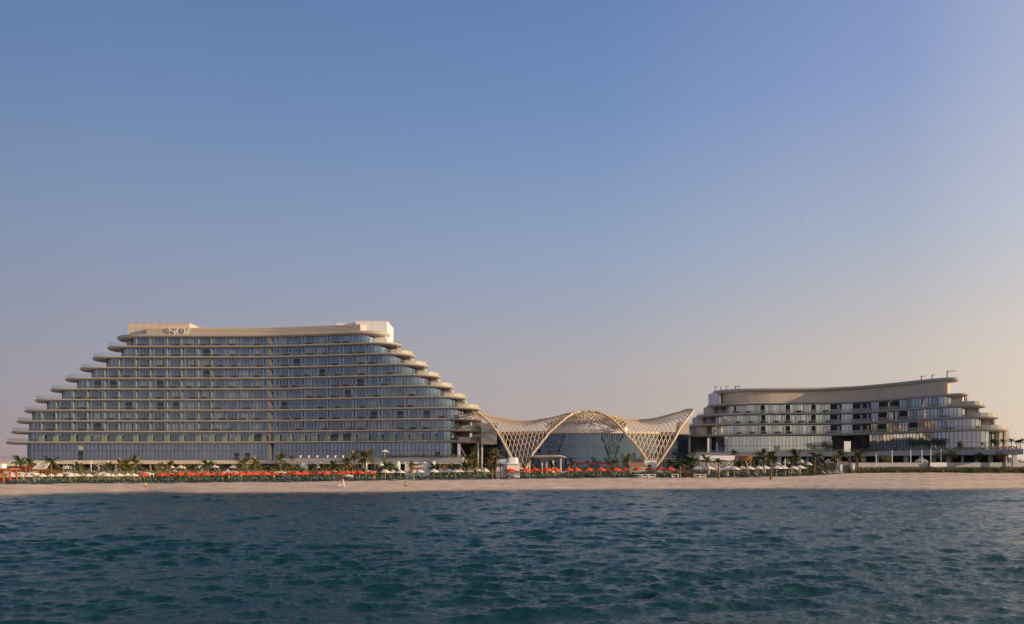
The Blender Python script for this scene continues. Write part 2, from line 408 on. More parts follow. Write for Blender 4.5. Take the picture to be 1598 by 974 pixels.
def window_mesh(w, h, nm=1, pm=None, t=.09):
    b = MB(); pm = pm or pane
    b.box((0, 0, h/2), (w-.02, .06, h-.02), pm)
    for x in (-w/2, w/2)+tuple(-w/2+w*(k+1)/(nm+1) for k in range(nm)): b.box((x, -.05, h/2), (t, .10, h+t), darkm)
    b.box((0, -.052, h), (w-t, .09, t), darkm); b.box((0, -.052, .05), (w-t, .09, t), darkm)
    return b.mesh('window')
def place_many(name, me, spots, parent, cap=100, label_rest=None):
    """spots: (loc, rz); the nearest `cap` are parts of their own, the rest is one part"""
    spots = sorted(spots, key=lambda s: s[0][1]+(abs(s[0][0])*0))
    objs = []
    for loc, rz in spots[:cap]:
        o = bpy.data.objects.new(name, me); COL.objects.link(o); o.parent = parent; o.location = loc; o.rotation_euler = (0, 0, rz); objs.append(o)
    rest = spots[cap:]
    if rest:
        co = np.zeros(len(me.vertices)*3); me.vertices.foreach_get('co', co); co = co.reshape(-1, 3)
        fs = [tuple(p.vertices) for p in me.polygons]; mi = [p.material_index for p in me.polygons]
        V = []; Fc = []; MI = []
        for loc, rz in rest:
            k = len(V); c, s_ = math.cos(rz), math.sin(rz)
            for x, y, z in co: V.append((loc[0]+x*c-y*s_, loc[1]+x*s_+y*c, loc[2]+z))
            Fc += [tuple(k+i for i in f) for f in fs]; MI += mi
        m2 = bpy.data.meshes.new(name+'_rows'); m2.from_pydata(V, [], Fc)
        for m in me.materials: m2.materials.append(m)
        m2.polygons.foreach_set('material_index', MI)
        o = link(name+'_rows', m2, parent); o['kind'] = 'stuff'
    return objs

seat_mesh = MB()
seat_mesh.box((0, 0, .30), (1.7, .75, .28), mat('dark_wicker', (.05, .035, .028), .8, noise=.3)); seat_mesh.box((0, .33, .62), (1.7, .16, .42), MATS['dark_wicker'])
seat_mesh.box((1.35, -.1, .33), (.6, .6, .10), MATS['dark_wicker']); seat_mesh.box((1.35, -.1, .15), (.1, .1, .3), MATS['dark_wicker'])
for xx in (-.75, .75): seat_mesh.box((xx, 0, .52), (.16, .75, .2), MATS['dark_wicker'])
seat_me = seat_mesh.mesh('balcony_seat')
FLOORW = ['top', 'second', 'third', 'fourth', 'fifth', 'sixth', 'seventh', 'eighth', 'ninth', 'tenth']

def left_hotel():
    fc = Facade([(-10,297),(60,296),(200,296.5),(350,296.5),(420,296),(500,292.5),(600,287),(700,283),(770,280)], 8.5)
    t = thing('hotel_building', 'large terraced hotel with eleven curved floors of blue glass stepping down on both sides', 'hotel', (XP(380, 300), 300, 3.8))
    inv = Matrix.Translation(-Vector(t.location))
    zs = [50.2-3.98*i for i in range(10)]
    tl = [171,148,128.6,106,83,59.5,43.5,31.5,23,15]
    tr = [627.5,648,669,688.5,709,729,750.5,752,757,752]
    gl = [201,185,161.5,138.5,116,92.5,69.5,47,42,41]     # glass of the storey above slab i
    gr = [594,613,634,655,676,697,718,731,724,723]
    kids = []
    def reg(o): kids.append(o); return o
    # roof eave
    zr = 54.4
    XL, XR = fc.X(184.5, 8.5), fc.X(608.7, 8.5)
    slab(fc, 'roof_eave', t, XL, XR, zr, 1.5, rx=(15, 12), prof=[(3, -.55), (1.2, -.5), (.35, -.30), (0, 0), (.25, .22), (.9, .40), (2.2, .52), (5.0, .62)], tipk=.45)
    # louvred parapet above the eave
    aXL, aXR = fc.X(229.6, 2), fc.X(563, 2)
    b = MB(); n = 90; base = []; 
    ztop = lambda X: 57.3+1.1*max(0, (X-aXL)/(aXR-aXL)-.55)*0
    fr = [(aXL+(aXR-aXL)*i/n) for i in range(n+1)]
    prof = []
    for k in range(5): prof += [(0.0, 54.9+k*.52), (0, 54.9+k*.52+.34), (.25, 54.9+k*.52+.35), (.25, 54.9+k*.52+.51)]
    rings = [[(x, fc.Y(x)+1.3+o, z) for x in fr]+[(aXR+4.2, fc.Y(aXR)+10, z), (aXR+2, fc.Y(aXR)+14, z)]+[(x, fc.Y(x)+14, z) for x in reversed(fr[::10])]+[(aXL-1.5, fc.Y(aXL)+9, z)] for o, z in prof]
    b.loft(rings, cream); b.build('louvred_parapet', t)
    # plant boxes on the roof
    def rbox(name, x0, x1, yt, w0, dp, label=None, m=white, zb=54.8):
        X0, X1 = fc.X(x0, w0), fc.X(x1, w0); Yf = fc.Y((X0+X1)/2)+w0; z1 = ZP(yt, Yf); b = MB()
        b.box(((X0+X1)/2, Yf+dp/2, (zb+z1)/2), (X1-X0, dp, z1-zb), m)
        for k in range(1, int((X1-X0)/3)): b.box((X0+k*3, Yf-.01, (zb+z1)/2), (.05, .04, z1-zb-.1), grey)
        b.box(((X0+X1)/2, Yf+dp/2, z1+.06), (X1-X0+.2, dp+.2, .12), m)
        o = b.build(name, t)
        if label: o['label'] = label
        return o
    rbox('plant_room', 199.5, 296, 504.7, 4, 9, 'long low cream plant room at the left end of the roof', cream, 54.5)
    rbox('plant_room', 526, 552, 504.3, 4.2, 8)
    rbox('stair_tower', 556, 603, 501.2, 5, 16, 'bright white stair tower at the right end of the roof', white, 50)
    b = MB(); X0 = fc.X(338, 6); b.box((X0+4, fc.Y(X0)+8, 58.0), (8, .3, .25), darkm); 
    for k in (0, 4, 8): b.box((X0+k, fc.Y(X0)+8, 57.3), (.15, .15, 1.4), darkm)
    split(b, 'roof_track', t)
    b = MB()
    for px in (553, 558): 
        X0 = fc.X(px, 5); b.tube([(X0, fc.Y(X0)+7, 57), (X0, fc.Y(X0)+7, 59.2), (X0+.8, fc.Y(X0)+7, 59.8), (X0+1.6, fc.Y(X0)+7, 59.3)], .15, steel)
    split(b, 'roof_davit', t)
    # slabs + storeys
    fins = []; dimfins = []; wins = []; screens = []; seats = []
    for i in range(10):
        XL, XR = fc.X(tl[i], 8.5), fc.X(tr[i], 8.5)
        slab(fc, 'balcony_slab', t, XL, XR, zs[i], .74, rx=(9, 10))
        ztop = (zs[i-1] if i else zr-.2)-.42; zb = zs[i]+.42
        GL, GR = fc.X(gl[i], 6), fc.X(gr[i], 6)
        curtain(fc, t, GL, GR, zb, ztop, glassL, inset=2.0, rx=(4.5, 7.5))
        # glass railing
        rg = fc.ring(XL, XR, .75, 0, 8, 9); b = MB(); m = len(rg)
        b.loft([[(p[0], p[1], zb-.05) for p in rg], [(p[0], p[1], zb+1.05) for p in rg]], railm, cap=False)
        ro = b.build('glass_railing', t)
        hb = MB(); hb.loft([[(p[0], p[1], zb+1.05+dz) for p in fc.ring(XL, XR, .75+dr, 0, 8, 9)] for dz, dr in ((0, 0), (.05, 0), (.05, .06), (0, .06), (0, 0))], grey, cap=False); hb.build('handrail', ro)
        if i: sunlit_tip_rail(fc, t, XR, zb, 10)
        # rear wall: cream end rooms and columns at both tips
        b = MB()
        for s_, Xg, Xt in ((-1, GL, XL), (1, GR, XR)):
            xm = Xg+s_*(1.5 if s_ > 0 else .3); Yc = fc.Y(xm)+9
            b.box((xm-s_*(3.2 if s_ > 0 else 2), Yc+3, (zb+ztop)/2), (6.5 if s_ > 0 else 4.0, 5, ztop-zb), slabm, math.atan2(fc.Y(xm+1)-fc.Y(xm-1), 2))
        split(b, 'end_wall', t)
        b = MB(); xm = GR+.9; b.box((xm, fc.Y(xm)+9.3, zb+1.3), (.9, .3, 2.6), darkm); split(b, 'terrace_door', t)
        # bays
        x = fc.X(20, 2); k = 0; bay = [5.35, 6.35]
        while x < fc.X(745, 2):
            x2 = x+bay[k % 2] if x < fc.X(300, 2) else x+4.95; k += 1
            xm = (x+x2)/2
            inside = x > GL+3.5 and x < GR-6.5
            mid = abs(799+F*xm/fc.Y(xm)-420) < 7
            if inside and x2 < GR-5:
                p, a = fc.frame(xm+.1, 1.9)
                if not mid and not (i == 9 and 425 < 799+F*xm/fc.Y(xm) < 490): wins.append(((p.x, p.y, zb+.05), a))
                if not mid and rnd.random() < .62 and i < 9: seats.append((i, (p.x+rnd.uniform(-1.2, 1.2), p.y-1.0, zb), a))
            if inside:
                p, a = fc.frame(x, 1.15)
                if i < 9: (fins if x < fc.X(345, 2) else dimfins).append(((p.x, p.y+(0 if x < fc.X(345, 2) else .25), zb), a))
                else: screens.append(((p.x, p.y-.1, zb), a))
            x = x2
    h = 3.98-.86
    b = MB(); b.box((0, .35, h/2), (.06, .7, h), fing); b.box((0, -.17, h/2), (.06, .05, h), grey)
    place_many('balcony_divider', b.mesh('balcony_divider'), fins, t, cap=50)
    b = MB(); b.box((0, .35, h/2), (.05, .35, h), mat('shaded_divider', (.09, .12, .11), .3))  # darker colour holds the shade on dividers of the right part
    place_many('balcony_divider', b.mesh('balcony_divider'), dimfins, t, cap=50)
    q = random.Random(9); kinds = [[], [], []]
    for w_ in wins: kinds[q.choices((0, 1, 2), (6, 3, 1))[0]].append(w_)
    place_many('window', window_mesh(2.5, 2.75, 1, None, .07), kinds[0], t, cap=60)
    place_many('window', window_mesh(2.5, 2.75, 1, mat('curtained_pane', (.27, .30, .36), .12, metal=.6), .06), kinds[1], t, cap=28)
    place_many('window', window_mesh(2.2, 2.75, 1, mat('dark_open_pane', (.05, .06, .085), .1, metal=.5), .07), kinds[2], t, cap=12)
    b = MB(); b.box((0, 0, .95), (1.9, .7, 1.9), fing, taper=.86); b.box((.5, .1, 2.0), (.7, .5, .5), fing)
    place_many('privacy_screen', b.mesh('privacy_screen'), screens, t)
    # balcony seats: things of their own
    seats.sort(key=lambda s: (s[0], s[1][0])); cnt = {}
    for i, loc, a in seats:
        c = cnt.get(i, 0); cnt[i] = c+1
        o = link('balcony_seat', seat_me, None, loc, a)
        tag(o, '%s dark balcony seat from the left on the %s floor of the big hotel' % (ordw(c), FLOORW[i]), 'balcony seat', 'dark lounge seats on the balconies of the big hotel')
    # central pilaster
    b = MB(); Xc = fc.X(419.5, 0)
    for i in range(10):
        z1 = (zs[i-1] if i else zr-.2)-.45
        b.box((Xc, fc.Y(Xc)+1.3, (zs[i]+.45+z1)/2), (1.0, 1.0, z1-zs[i]-.9), pilm)
    b.box((Xc, fc.Y(Xc)+1.3, 11), (.9, .9, 6.2), pilm); split(b, 'pilaster', t)
    b = MB()
    for px, i in ((201, 0),):
        X0 = fc.X(px, 4); b.box((X0, fc.Y(X0)+5.4, 52.2), (2.0, 2.2, 3.2), grey)
    for i in range(1, 8):
        X0 = fc.X(gr[i]+7, 4); b.box((X0, fc.Y(X0)+5, zs[i]+2), (.35, .35, 3.1), grey)
    split(b, 'column', t)
    # tall base storey
    curtain(fc, t, fc.X(37, 6), fc.X(720, 6), 7.8, zs[9]-.42, glassL, inset=2.4, rx=(5, 6), hsplit=(11.2,), pw=1.5, name='base_glass_facade')
    b = MB(); X0 = fc.X(125, 2); b.box((X0, fc.Y(X0)+2.3, 12.9), (1.5, .3, 2.6), slabm); b.box((X0, fc.Y(X0)+2.35, 9.5), (1.8, .3, 3.4), darkm)
    for px in (369, 386): X0 = fc.X(px, 2); b.box((X0, fc.Y(X0)+2.3, 9.2), (1.8, .3, 2.6), darkm)
    X0 = fc.X(683, 2); b.box((X0, fc.Y(X0)+2.3, 9.3), (1.5, .3, 2.8), darkm)
    split(b, 'service_door', t)
    # open undercroft towards the lobby
    b = MB(); X0, X1 = fc.X(722, 8), fc.X(757, 8)
    b.box(((X0+X1)/2, fc.Y(X0)+13, 9.4), (X1-X0+2, 2, 9.4), shadem); b.box(((X0+X1)/2+1, fc.Y(X0)+12, 20.5), (3.5, 3, 11), slabm)
    for px in (746, 752): xx = fc.X(px, 4); b.bar((xx, fc.Y(xx)+5, 4), (xx, fc.Y(xx)+5, 14.1), .35, white, 8)
    xx = fc.X(720, 2); b.bar((xx-1, fc.Y(xx)+2, 14), (xx+1.5, fc.Y(xx)+2, 9), .25, grey)
    split(b, 'undercroft', t)
    # podium deck with fascia
    XA, XB = fc.X(28, 6), fc.X(724, 0)
    def deck(name, x0, x1, z, th, w, mt, back=12):
        n = 50; b = MB(); xs = [x0+(x1-x0)*i/n for i in range(n+1)]
        pr = [(.0, z-th), (0, z-.12), (-.12, z-.1), (-.12, z), (.1, z)]
        rings = [[(x, fc.Y(x)-w+o, zz) for x in xs]+[(x1, fc.Y(x1)+back, zz), (x0, fc.Y(x0)+back, zz)] for o, zz in pr]
        b.loft(rings, mt); return b.build(name, t)
    deck('podium_deck', XA, fc.X(432, -5), 7.7, 1.4, 5, cream)
    deck('podium_deck', fc.X(432.5, -7), XB, 8.5, 1.9, 7, stone)
    b = MB(); n = 60; xs = [XA+(XB-XA)*i/n for i in range(n+1)]
    b.loft([[(x, fc.Y(x)+1.5, z) for x in xs]+[(XB, fc.Y(XB)+3, z), (XA, fc.Y(XA)+3, z)] for z in (3, 6.3)], shadem); b.build('podium_wall', t)
    for k in range(26):
        px = 45+k*27; X0 = fc.X(px, -4); b = MB(); b.box((X0, fc.Y(X0)-3.6, 4.7), (.5, .5, 3.4), stone if k % 3 else wood); b.build('podium_column', t)
    for px in range(100, 720, 31):
        X0 = fc.X(px, -4); b = MB(); b.box((X0, fc.Y(X0)+1.3, 4.6), (3.2, .2, 2.4), [pane, pane, wood][px % 3]); b.build('ground_floor_window', t)
    # deck railing
    b = MB(); xs = [XA+(XB-XA)*i/120 for i in range(121)]
    wv = lambda x: 4.6 if x < fc.X(432, -5) else 6.6
    b.loft([[(x, fc.Y(x)-wv(x), z) for x in xs] for z in (8.3, 9.3)], railm, cap=False, closed=False); b.build('deck_railing', t)
    for o in t.children: o.matrix_parent_inverse = inv
    return fc

# ------------------------------------------------------------------ right hotel
def right_hotel():
    fc = Facade([(1040,305),(1100,303),(1200,297),(1290,295),(1340,290),(1400,278),(1460,264),(1520,255),(1600,249)], 8.5)
    t = thing('hotel_building', 'smaller four storey curved hotel wing with overhanging roof on the right', 'hotel', (XP(1320, 290), 290, 3.8))
    inv = Matrix.Translation(-Vector(t.location))
    zs = [29.0, 25.1, 21.25, 17.2]
    tl = [1103.4, 1087, 1067, 1074]; tr = [1509.5, 1536, 1556, 1571]
    gl = [1122, 1104, 1095]; gr = [1497, 1517, 1541]
    XL, XR = fc.X(1112.5, 8.5), fc.X(1495, 8.5)
    slab(fc, 'roof_eave', t, XL, XR, 34.2, 1.25, rx=(14, 12), prof=[(4, -.2), (1.6, -.5), (.5, -.42), (.05, -.08), (0, .1), (.2, .35), (.8, .5), (4.0, .55)], tipk=.4)
    b = MB(); b.loft([fc.ring(fc.X(1121, 8), fc.X(1488, 8), 1.5+o, z, 9, 6) for o, z in [q_ for k_ in range(6) for q_ in ((0, 29.2+k_*.74), (0, 29.2+k_*.74+.60), (.14, 29.2+k_*.74+.61), (.14, 29.2+k_*.74+.735))]+[(0, 33.8)]], cream); b.build('attic_wall', t)
    b = MB(); X0, X1 = fc.X(1109.8, 8), fc.X(1121.5, 8); b.box(((X0+X1)/2, fc.Y(X0)+9, 31.6), (X1-X0, 7, 4.6), mat('pale_blue_render', (.62, .62, .66), .6)); b.build('plant_room', t)
    b = MB()
    for px in (1399, 1414):
        X0 = fc.X(px, 1.5); w = 2 if px < 1405 else 4.2
        for dx in (-w/2, w/2): b.box((X0+dx, fc.Y(X0)+1.5, 31.6), (.12, .12, 2.2), grey)
        b.box((X0, fc.Y(X0)+1.45, 32.7), (w, .12, .12), grey)
    split(b, 'attic_hatch', t)
    wins = []; loggias = []; seats = []
    for i in range(4):
        A, B = fc.X(tl[i], 8.5), fc.X(tr[i], 8.5)
        slab(fc, 'balcony_slab', t, A, B, zs[i], .8, rx=(10, 12))
        if i == 0: continue
        zb = zs[i]+.45; zt = zs[i-1]-.45
        GL, GR = fc.X(gl[i-1], 7), fc.X(gr[i-1], 7)
        curtain(fc, t, GL, GR, zb, zt, glassR, inset=2.0, rx=(8, 8), pw=1.25)
        b = MB(); rg = fc.ring(A, B, .8, 0, 9, 11)
        b.loft([[(p[0], p[1], zb-.05) for p in rg], [(p[0], p[1], zb+1.1) for p in rg]], railm, cap=False); b.build('glass_railing', t)
        b = MB()
        sunlit_tip_rail(fc, t, B, zb, 12, reach=11)
        X0 = GL-1.0; b.box((X0, fc.Y(X0)+10, (zb+zt)/2), (7, 6, zt-zb), slabm)
        X0 = GR+1; b.box((X0-1.5, fc.Y(X0)+11, (zb+zt)/2), (6.5, 6, zt-zb), cream, math.atan2(fc.Y(X0+1)-fc.Y(X0-1), 2)); split(b, 'end_wall', t)
        b = MB(); b.box((X0+.5, fc.Y(X0)+6.8, zb+1.3), (.9, .25, 2.6), darkm); b.box((GL-1.2, fc.Y(GL)+6.8, zb+1.3), (1.0, .25, 2.6), darkm); split(b, 'terrace_door', t)
        b = MB(); X1 = fc.X(gr[i-1]+12, 6); b.box((X1, fc.Y(X1)+7, (zb+zt)/2), (.45, .45, zt-zb), grey); split(b, 'column', t)
        # doors, and dark panels with recess shade in their colour between them
        for px in (1142, 1162, 1181, 1202.5, 1220, 1241.5, 1258, 1283, 1381, 1404, 1424, 1446, 1466):
            off = (i-1)*5 if px > 1330 else (i*2 if i > 1 else 0)
            X0 = fc.X(px+off, 2); p, a = fc.frame(X0, 1.88); wins.append(((p.x, p.y, zb+.03), a))
            if rnd.random() < .55: seats.append((i, (p.x+1, p.y-.95, zb), a))
        for px in (1191, 1229.5, 1269.5, 1392+(i-1)*4, 1434+(i-1)*8):
            if i == 1 and px < 1200: px = 1190
            p, a = fc.frame(fc.X(px, 2), 1.9); loggias.append(((p.x, p.y, zb), a, 1.5 if px < 1300 else 3.2))
        # dark panels put in for the deep shade where the plan bends
        for px, w in ((1304, 3.8), (1340, 4.4), (1352, 3.2)):
            p, a = fc.frame(fc.X(px, 2), 1.85); b = MB(); b.box((0, 0, (zt-zb)/2), (w, .3, zt-zb-.1), shadem); b.box((0, -.4, .55), (w, .1, 1.05), grey); b.box((w*.25, -.25, 1.7), (.9, .25, 1.9), pane)
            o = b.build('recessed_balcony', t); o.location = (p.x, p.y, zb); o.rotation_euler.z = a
    place_many('window', window_mesh(1.7, 2.7, 1, mat('pale_window_pane', (.33, .38, .45), .06, metal=.85), .12), wins, t)
    for loc, a, w in loggias:
        b = MB(); b.box((0, .0, 1.95), (w, .35, 1.6), shadem); b.box((0, -.1, .6), (w*1.1, .2, 1.15), mat('smoked_rail', (.16, .18, .17), .2)); b.box((0, -.02, 2.8), (w*.7, .32, .25), shadem)
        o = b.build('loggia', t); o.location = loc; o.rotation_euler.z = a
    seats.sort(key=lambda s: (s[0], s[1][0])); cnt = {}
    for i, loc, a in seats:
        c = cnt.get(i, 0); cnt[i] = c+1
        tag(link('balcony_seat', seat_me, None, loc, a), '%s balcony seat from the left on the %s guest floor of the right hotel' % (ordw(c), FLOORW[i-1]), 'balcony seat', 'lounge seats on the balconies of the right hotel')
    # base storey in two halves with an open passage between
    z0 = 10.3; z1 = zs[3]-.45
    curtain(fc, t, fc.X(1103, 7), fc.X(1560, 7), z0, z1, glassR, inset=2.2, rx=(8, 7), pw=1.3, hsplit=(13.2,), name='base_glass_facade', xrange=(-1e9, fc.X(1301, 2)))
    curtain(fc, t, fc.X(1103, 7), fc.X(1557, 7), z0, z1, glassR, inset=2.2, rx=(8, 7), pw=1.3, hsplit=(13.2,), name='base_glass_facade', xrange=(fc.X(1357, 2), 1e9))
    b = MB()
    for px, w in ((1308.5, 4.0), (1336.8, 1.6), (1351, 3.2)):
        X0 = fc.X(px, 2.5); b.box((X0, fc.Y(X0)+4, (z0+z1)/2), (w, 3.4, z1-z0), shadem)
    X0, X1 = fc.X(1298, 2), fc.X(1360, 2); b.box(((X0+X1)/2, fc.Y(X0)+6, z1-.9), (X1-X0, 9, 1.7), shadem); split(b, 'passage_wall', t)
    b = MB()
    for px in (1561, 1573): X0 = fc.X(px, 6); b.box((X0-1.2, fc.Y(X0)+6, (z0+z1)/2), (1.1 if px < 1565 else .6, 1, z1-z0+.2), grey)
    split(b, 'column', t)
    b = MB(); X0 = fc.X(1553, 8); b.box((X0, fc.Y(X0)+10, (z0+z1)/2), (8, 6, z1-z0), cream); split(b, 'end_wall', t)
    b = MB(); p, a = fc.frame(fc.X(1213, 2), 2.0); b.box((p.x, p.y, 11.7), (1.9, .2, 2.8), pane, a)
    for dx in (-1, 0, 1): b.box((p.x+dx, p.y-.1, 11.7), (.14, .12, 2.8), darkm)
    b.build('base_door', t)
    # left bay under slab D, its shade set in as a dark box
    b = MB(); X0 = fc.X(1091, 6); b.box((X0, fc.Y(X0)+7, 13.5), (6, 4, 6.6), shadem); b.box((X0-5, fc.Y(X0)+7, 11), (3.4, 3, 11.5), stone)
    X0 = fc.X(1095, 6); b.bar((X0, fc.Y(X0)+7, 21.6), (X0, fc.Y(X0)+7, 17.5), .1, grey); b.lathe([(2.0, 17.6), (2.4, 19.2), (2.6, 20.9)], (X0, fc.Y(X0)+6, 0), cream, 16); split(b, 'service_core', t)
    # terrace deck
    tx = [(1085,290),(1140,284),(1240,280),(1330,274),(1400,262),(1480,250),(1560,240),(1597,233)]
    b = MB(); pts = []
    for i in range(41):
        px = 1085+(1597-1085)*i/40; Y = interp(tx, px); pts.append((XP(px, Y), Y))
    pr = [(.15, 8.9), (0, 9.0), (0, 10.2), (-.15, 10.25), (-.15, 10.5), (.3, 10.55)]
    e = [(XP(1597, 233)+2, 245), (XP(1597, 233)+2, 275), (XP(1085, 290), 320)]
    b.loft([[(x, y+o, z) for x, y in pts]+[(x, y, z) for x, y in e] for o, z in pr], stone); b.build('terrace_deck', t)
    b = MB(); pw = [(x, y+.3) for x, y in pts]
    b.loft([[(x, y, z) for x, y in pw] for z in (10.5, 11.5)], railm, cap=False, closed=False); b.build('terrace_railing', t)
    b = MB(); b.loft([[(x, y+7, z) for x, y in pts]+[(pts[-1][0], 262, z), (pts[0][0], 312, z)] for z in (3, 8.95)], shadem); b.build('undercroft_wall', t)
    for k, px in enumerate(list(range(1150, 1590, 22))+[1570, 1583]):
        Y = interp(tx, px)+1.6; b = MB(); b.box((XP(px, Y), Y, 6.4), (.55 if k % 3 else 1.3, .55, 5.1), stone); b.build('terrace_column', t)
    for k, px in enumerate(range(1160, 1590, 15)):
        Y = interp(tx, px)+6.8; b = MB(); b.box((XP(px, Y), Y, 6.1), (2.4, .2, 4.0), [pane, fing, pane, stone][k % 4]); b.build('shopfront_window', t)
    for o in t.children: o.matrix_parent_inverse = inv
    return fc, tx

# ------------------------------------------------------------------ lobby with lattice roof
def lobby():
    t = thing('lobby_building', 'central glass lobby under a sweeping cream lattice canopy with two funnels', 'lobby', (XP(915, 280), 280, 3.8))
    inv = Matrix.Translation(-Vector(t.location))
    # glass drum (convex plan)
    def fY(px): return 277+20*((px-915)/165.0)**2
    pxs = np.linspace(762, 1074, 118); g = MB(); fr = MB(); q = random.Random(5); pts = [Vector((XP(p, fY(p)), fY(p), 0)) for p in pxs]
    zt = 16.9
    for i in range(len(pts)-1):
        a, b_ = pts[i], pts[i+1]; nr = Vector(((b_-a).y, -(b_-a).x, 0)).normalized()
        for z0, z1 in ((3, 8.3), (8.3, 12.6), (12.6, zt)):
            o = [nr*q.gauss(0, .0035) for _ in range(4)]
            g.add([(a.x+o[0].x, a.y+o[0].y, z0), (b_.x+o[1].x, b_.y+o[1].y, z0), (b_.x+o[2].x, b_.y+o[2].y, z1), (a.x+o[3].x, a.y+o[3].y, z1)], [(0, 1, 2, 3)], glassC)
            m_ = (a+b_)/2+nr*.05; fr.box((m_.x, m_.y, z1-.05), ((b_-a).length, .1, .1), darkm, math.atan2((b_-a).y, (b_-a).x))
        fr.box((a.x+nr.x*.06, a.y+nr.y*.06, zt/2+1.5), (.09, .12, zt-3), darkm, math.atan2((b_-a).y, (b_-a).x))
    me = g.mesh('glass_facade'); set_tone(me, q); o = link('glass_facade', me, t); fr.build('mullion_grid', o)
    b = MB(); px2 = np.linspace(757, 1077, 60)
    b.loft([[(XP(p, fY(p))*1.0, fY(p)-dw, z) for p in px2]+[(XP(1077, 320), 318, z), (XP(757, 320), 318, z)] for dw, z in ((.3, zt), (1.2, zt+.1), (1.3, zt+.7), (.9, zt+1.0), (-1, zt+1.05))], cream); b.build('cornice', t)
    # cream roof dome
    b = MB(); rings = []
    for k in range(9):
        s = k/8; rr = math.cos(s*math.pi/2*.96); rings.append([(XP(918, 292)+15.2*rr*math.cos(a), 294+13*rr*math.sin(a), zt+1+5.6*math.sin(s*math.pi/2)) for a in np.linspace(0, 2*math.pi, 41)[:-1]])
    b.loft(rings, white); b.build('roof_dome', t, smooth=True)
    b = MB(); b.box((XP(959, 283), 285, zt+2.9), (7.5, 4, 3.8), slabm); b.box((XP(763, 282), 284, 17), (5.5, 5, 7.5), grey); b.box((XP(1067, 284), 286, 19.2), (3.4, 6, 4.4), cream)
    split(b, 'roof_block', t)
    # lattice shell: roof sheet that bends down into two funnels, trimmed along the edge beam
    YB, YF_, YD = 291.0, 268.0, 261.5
    back = [(740,646),(760,650),(780,652.5),(800,656),(817,657.5),(835,657),(850,655.5),(866,662),(883,670),(900,676),(918,678),(936,676),(954,665),(970,653),(990,654.5),(1010,655.5),(1030,655),(1045,652.5),(1060,649),(1075,645),(1090,643)]
    bend = [(740,641.5),(746,643.5),(760,650),(780,657),(800,662),(817,664),(835,661),(850,656),(866,650.5),(883,645.5),(900,642.3),(918,641.2),(936,643.2),(954,648.5),(970,654.5),(990,660),(1010,663),(1025,662),(1040,658),(1055,652.5),(1070,646),(1083,640),(1090,637.5)]
    edge = [(740,640),(746,644.5),(757,654),(768,664),(781,683),(796,712),(808,730),(819,735),(826,722),(831,710),(845,692),(856,677),(870,664),(883,653),(894,645.5),(905,642.5),(918,641.5),(930,643),(940,646),(954,654),(966,665),(979,681.5),(992,695),(1002,708),(1009,718),(1020,733),(1032,719),(1041,705),(1053,686),(1060,671),(1071,656),(1083,640),(1090,632)]
    def tb(tab, Yt):
        a_, b_ = smooth_tab(tab, 700, 10); return a_, H-(b_-HY)/F*Yt
    bx_, bz_ = tb(back, YB); fx_, fz_ = tb(bend, YF_); ex_, ey_ = smooth_tab(edge, 700, 5)
    TB = .55
    X0_, X1_ = XP(746, YF_), XP(1083, YF_)
    def G(X, t):
        px = 799+F*X/YF_; zb_ = float(np.interp(px, bx_, bz_)); zf_ = float(np.interp(px, fx_, fz_))
        if t <= TB:
            k = t/TB; mid = math.exp(-((px-918)/42.0)**2)
            hump = math.sin(math.pi*k)*(.5+1.6*mid)
            return Vector((X, lerp(YB, YF_, k), lerp(zb_, zf_, k)+hump))
        th = (t-TB)/(1-TB)*math.pi/2
        return Vector((X, YF_-(YF_-YD)*math.sin(th), zf_-(zf_-3.6)*(1-math.cos(th))))
    te_cache = {}
    def TE(X):
        key = round(X*8)
        if key not in te_cache:
            t = TB
            while t < 1:
                p = G(key/8, t+.01); py = HY-(p.z-H)*F/p.y; px = 799+F*p.x/p.y
                if py > np.interp(px, ex_, ey_): break
                t += .01
            te_cache[key] = min(t, 1)
        k0 = math.floor(X*8); f = X*8-k0
        if key == k0 and f == 0: return te_cache[key]
        return te_cache[key]
    b = MB(); XM = XP(918, YF_); NS = 44
    for skew in (10.0, -24.0):                     # sideways drift of a bar over the whole sheet, mirrored about the crest
        sp_ = 1.3 if skew > 0 else 1.5
        for half in (-1, 1):
            Xs = -70.0
            while Xs < 70:
                pts_ = []
                for q_ in range(NS+1):
                    tt = q_/NS; X = XM+Xs+(-half)*skew*(.5-tt)
                    ok = X0_ <= X <= X1_ and (X <= XM if half < 0 else X >= XM)
                    if ok and tt <= TE(X)+.012: pts_.append(G(X, tt))
                    else:
                        if len(pts_) > 1:
                            for w_ in range(len(pts_)-1): b.bar(pts_[w_], pts_[w_+1], .125, steel, 4)
                        pts_ = []
                if len(pts_) > 1:
                    for w_ in range(len(pts_)-1): b.bar(pts_[w_], pts_[w_+1], .125, steel, 4)
                Xs += sp_
    b.build('roof_lattice', t)
    eb = []
    for X in np.linspace(X0_, X1_, 260): eb.append(G(X, TE(X)))
    eb = [sum((eb[max(0, min(len(eb)-1, i_+d_))] for d_ in (-1, 0, 1)), Vector((0, 0, 0)))/3 for i_ in range(len(eb))]
    b = MB(); b.tube(eb, .42, steel, 6); b.build('edge_beam', t)
    b = MB(); b.tube([G(X0_, t_) for t_ in np.linspace(0, TB, 14)], .4, steel, 6); b.build('side_beam', t)
    b = MB(); b.tube([G(X1_, t_) for t_ in np.linspace(0, TB, 14)], .4, steel, 6); b.build('side_beam', t)
    b = MB(); b.tube([G(X, 0) for X in np.linspace(X0_, X1_, 100)], .3, steel, 6); b.build('rear_edge_beam', t)
    # inner lattice lying over the dome
    b = MB(); cx, cy = XP(918, 292), 294
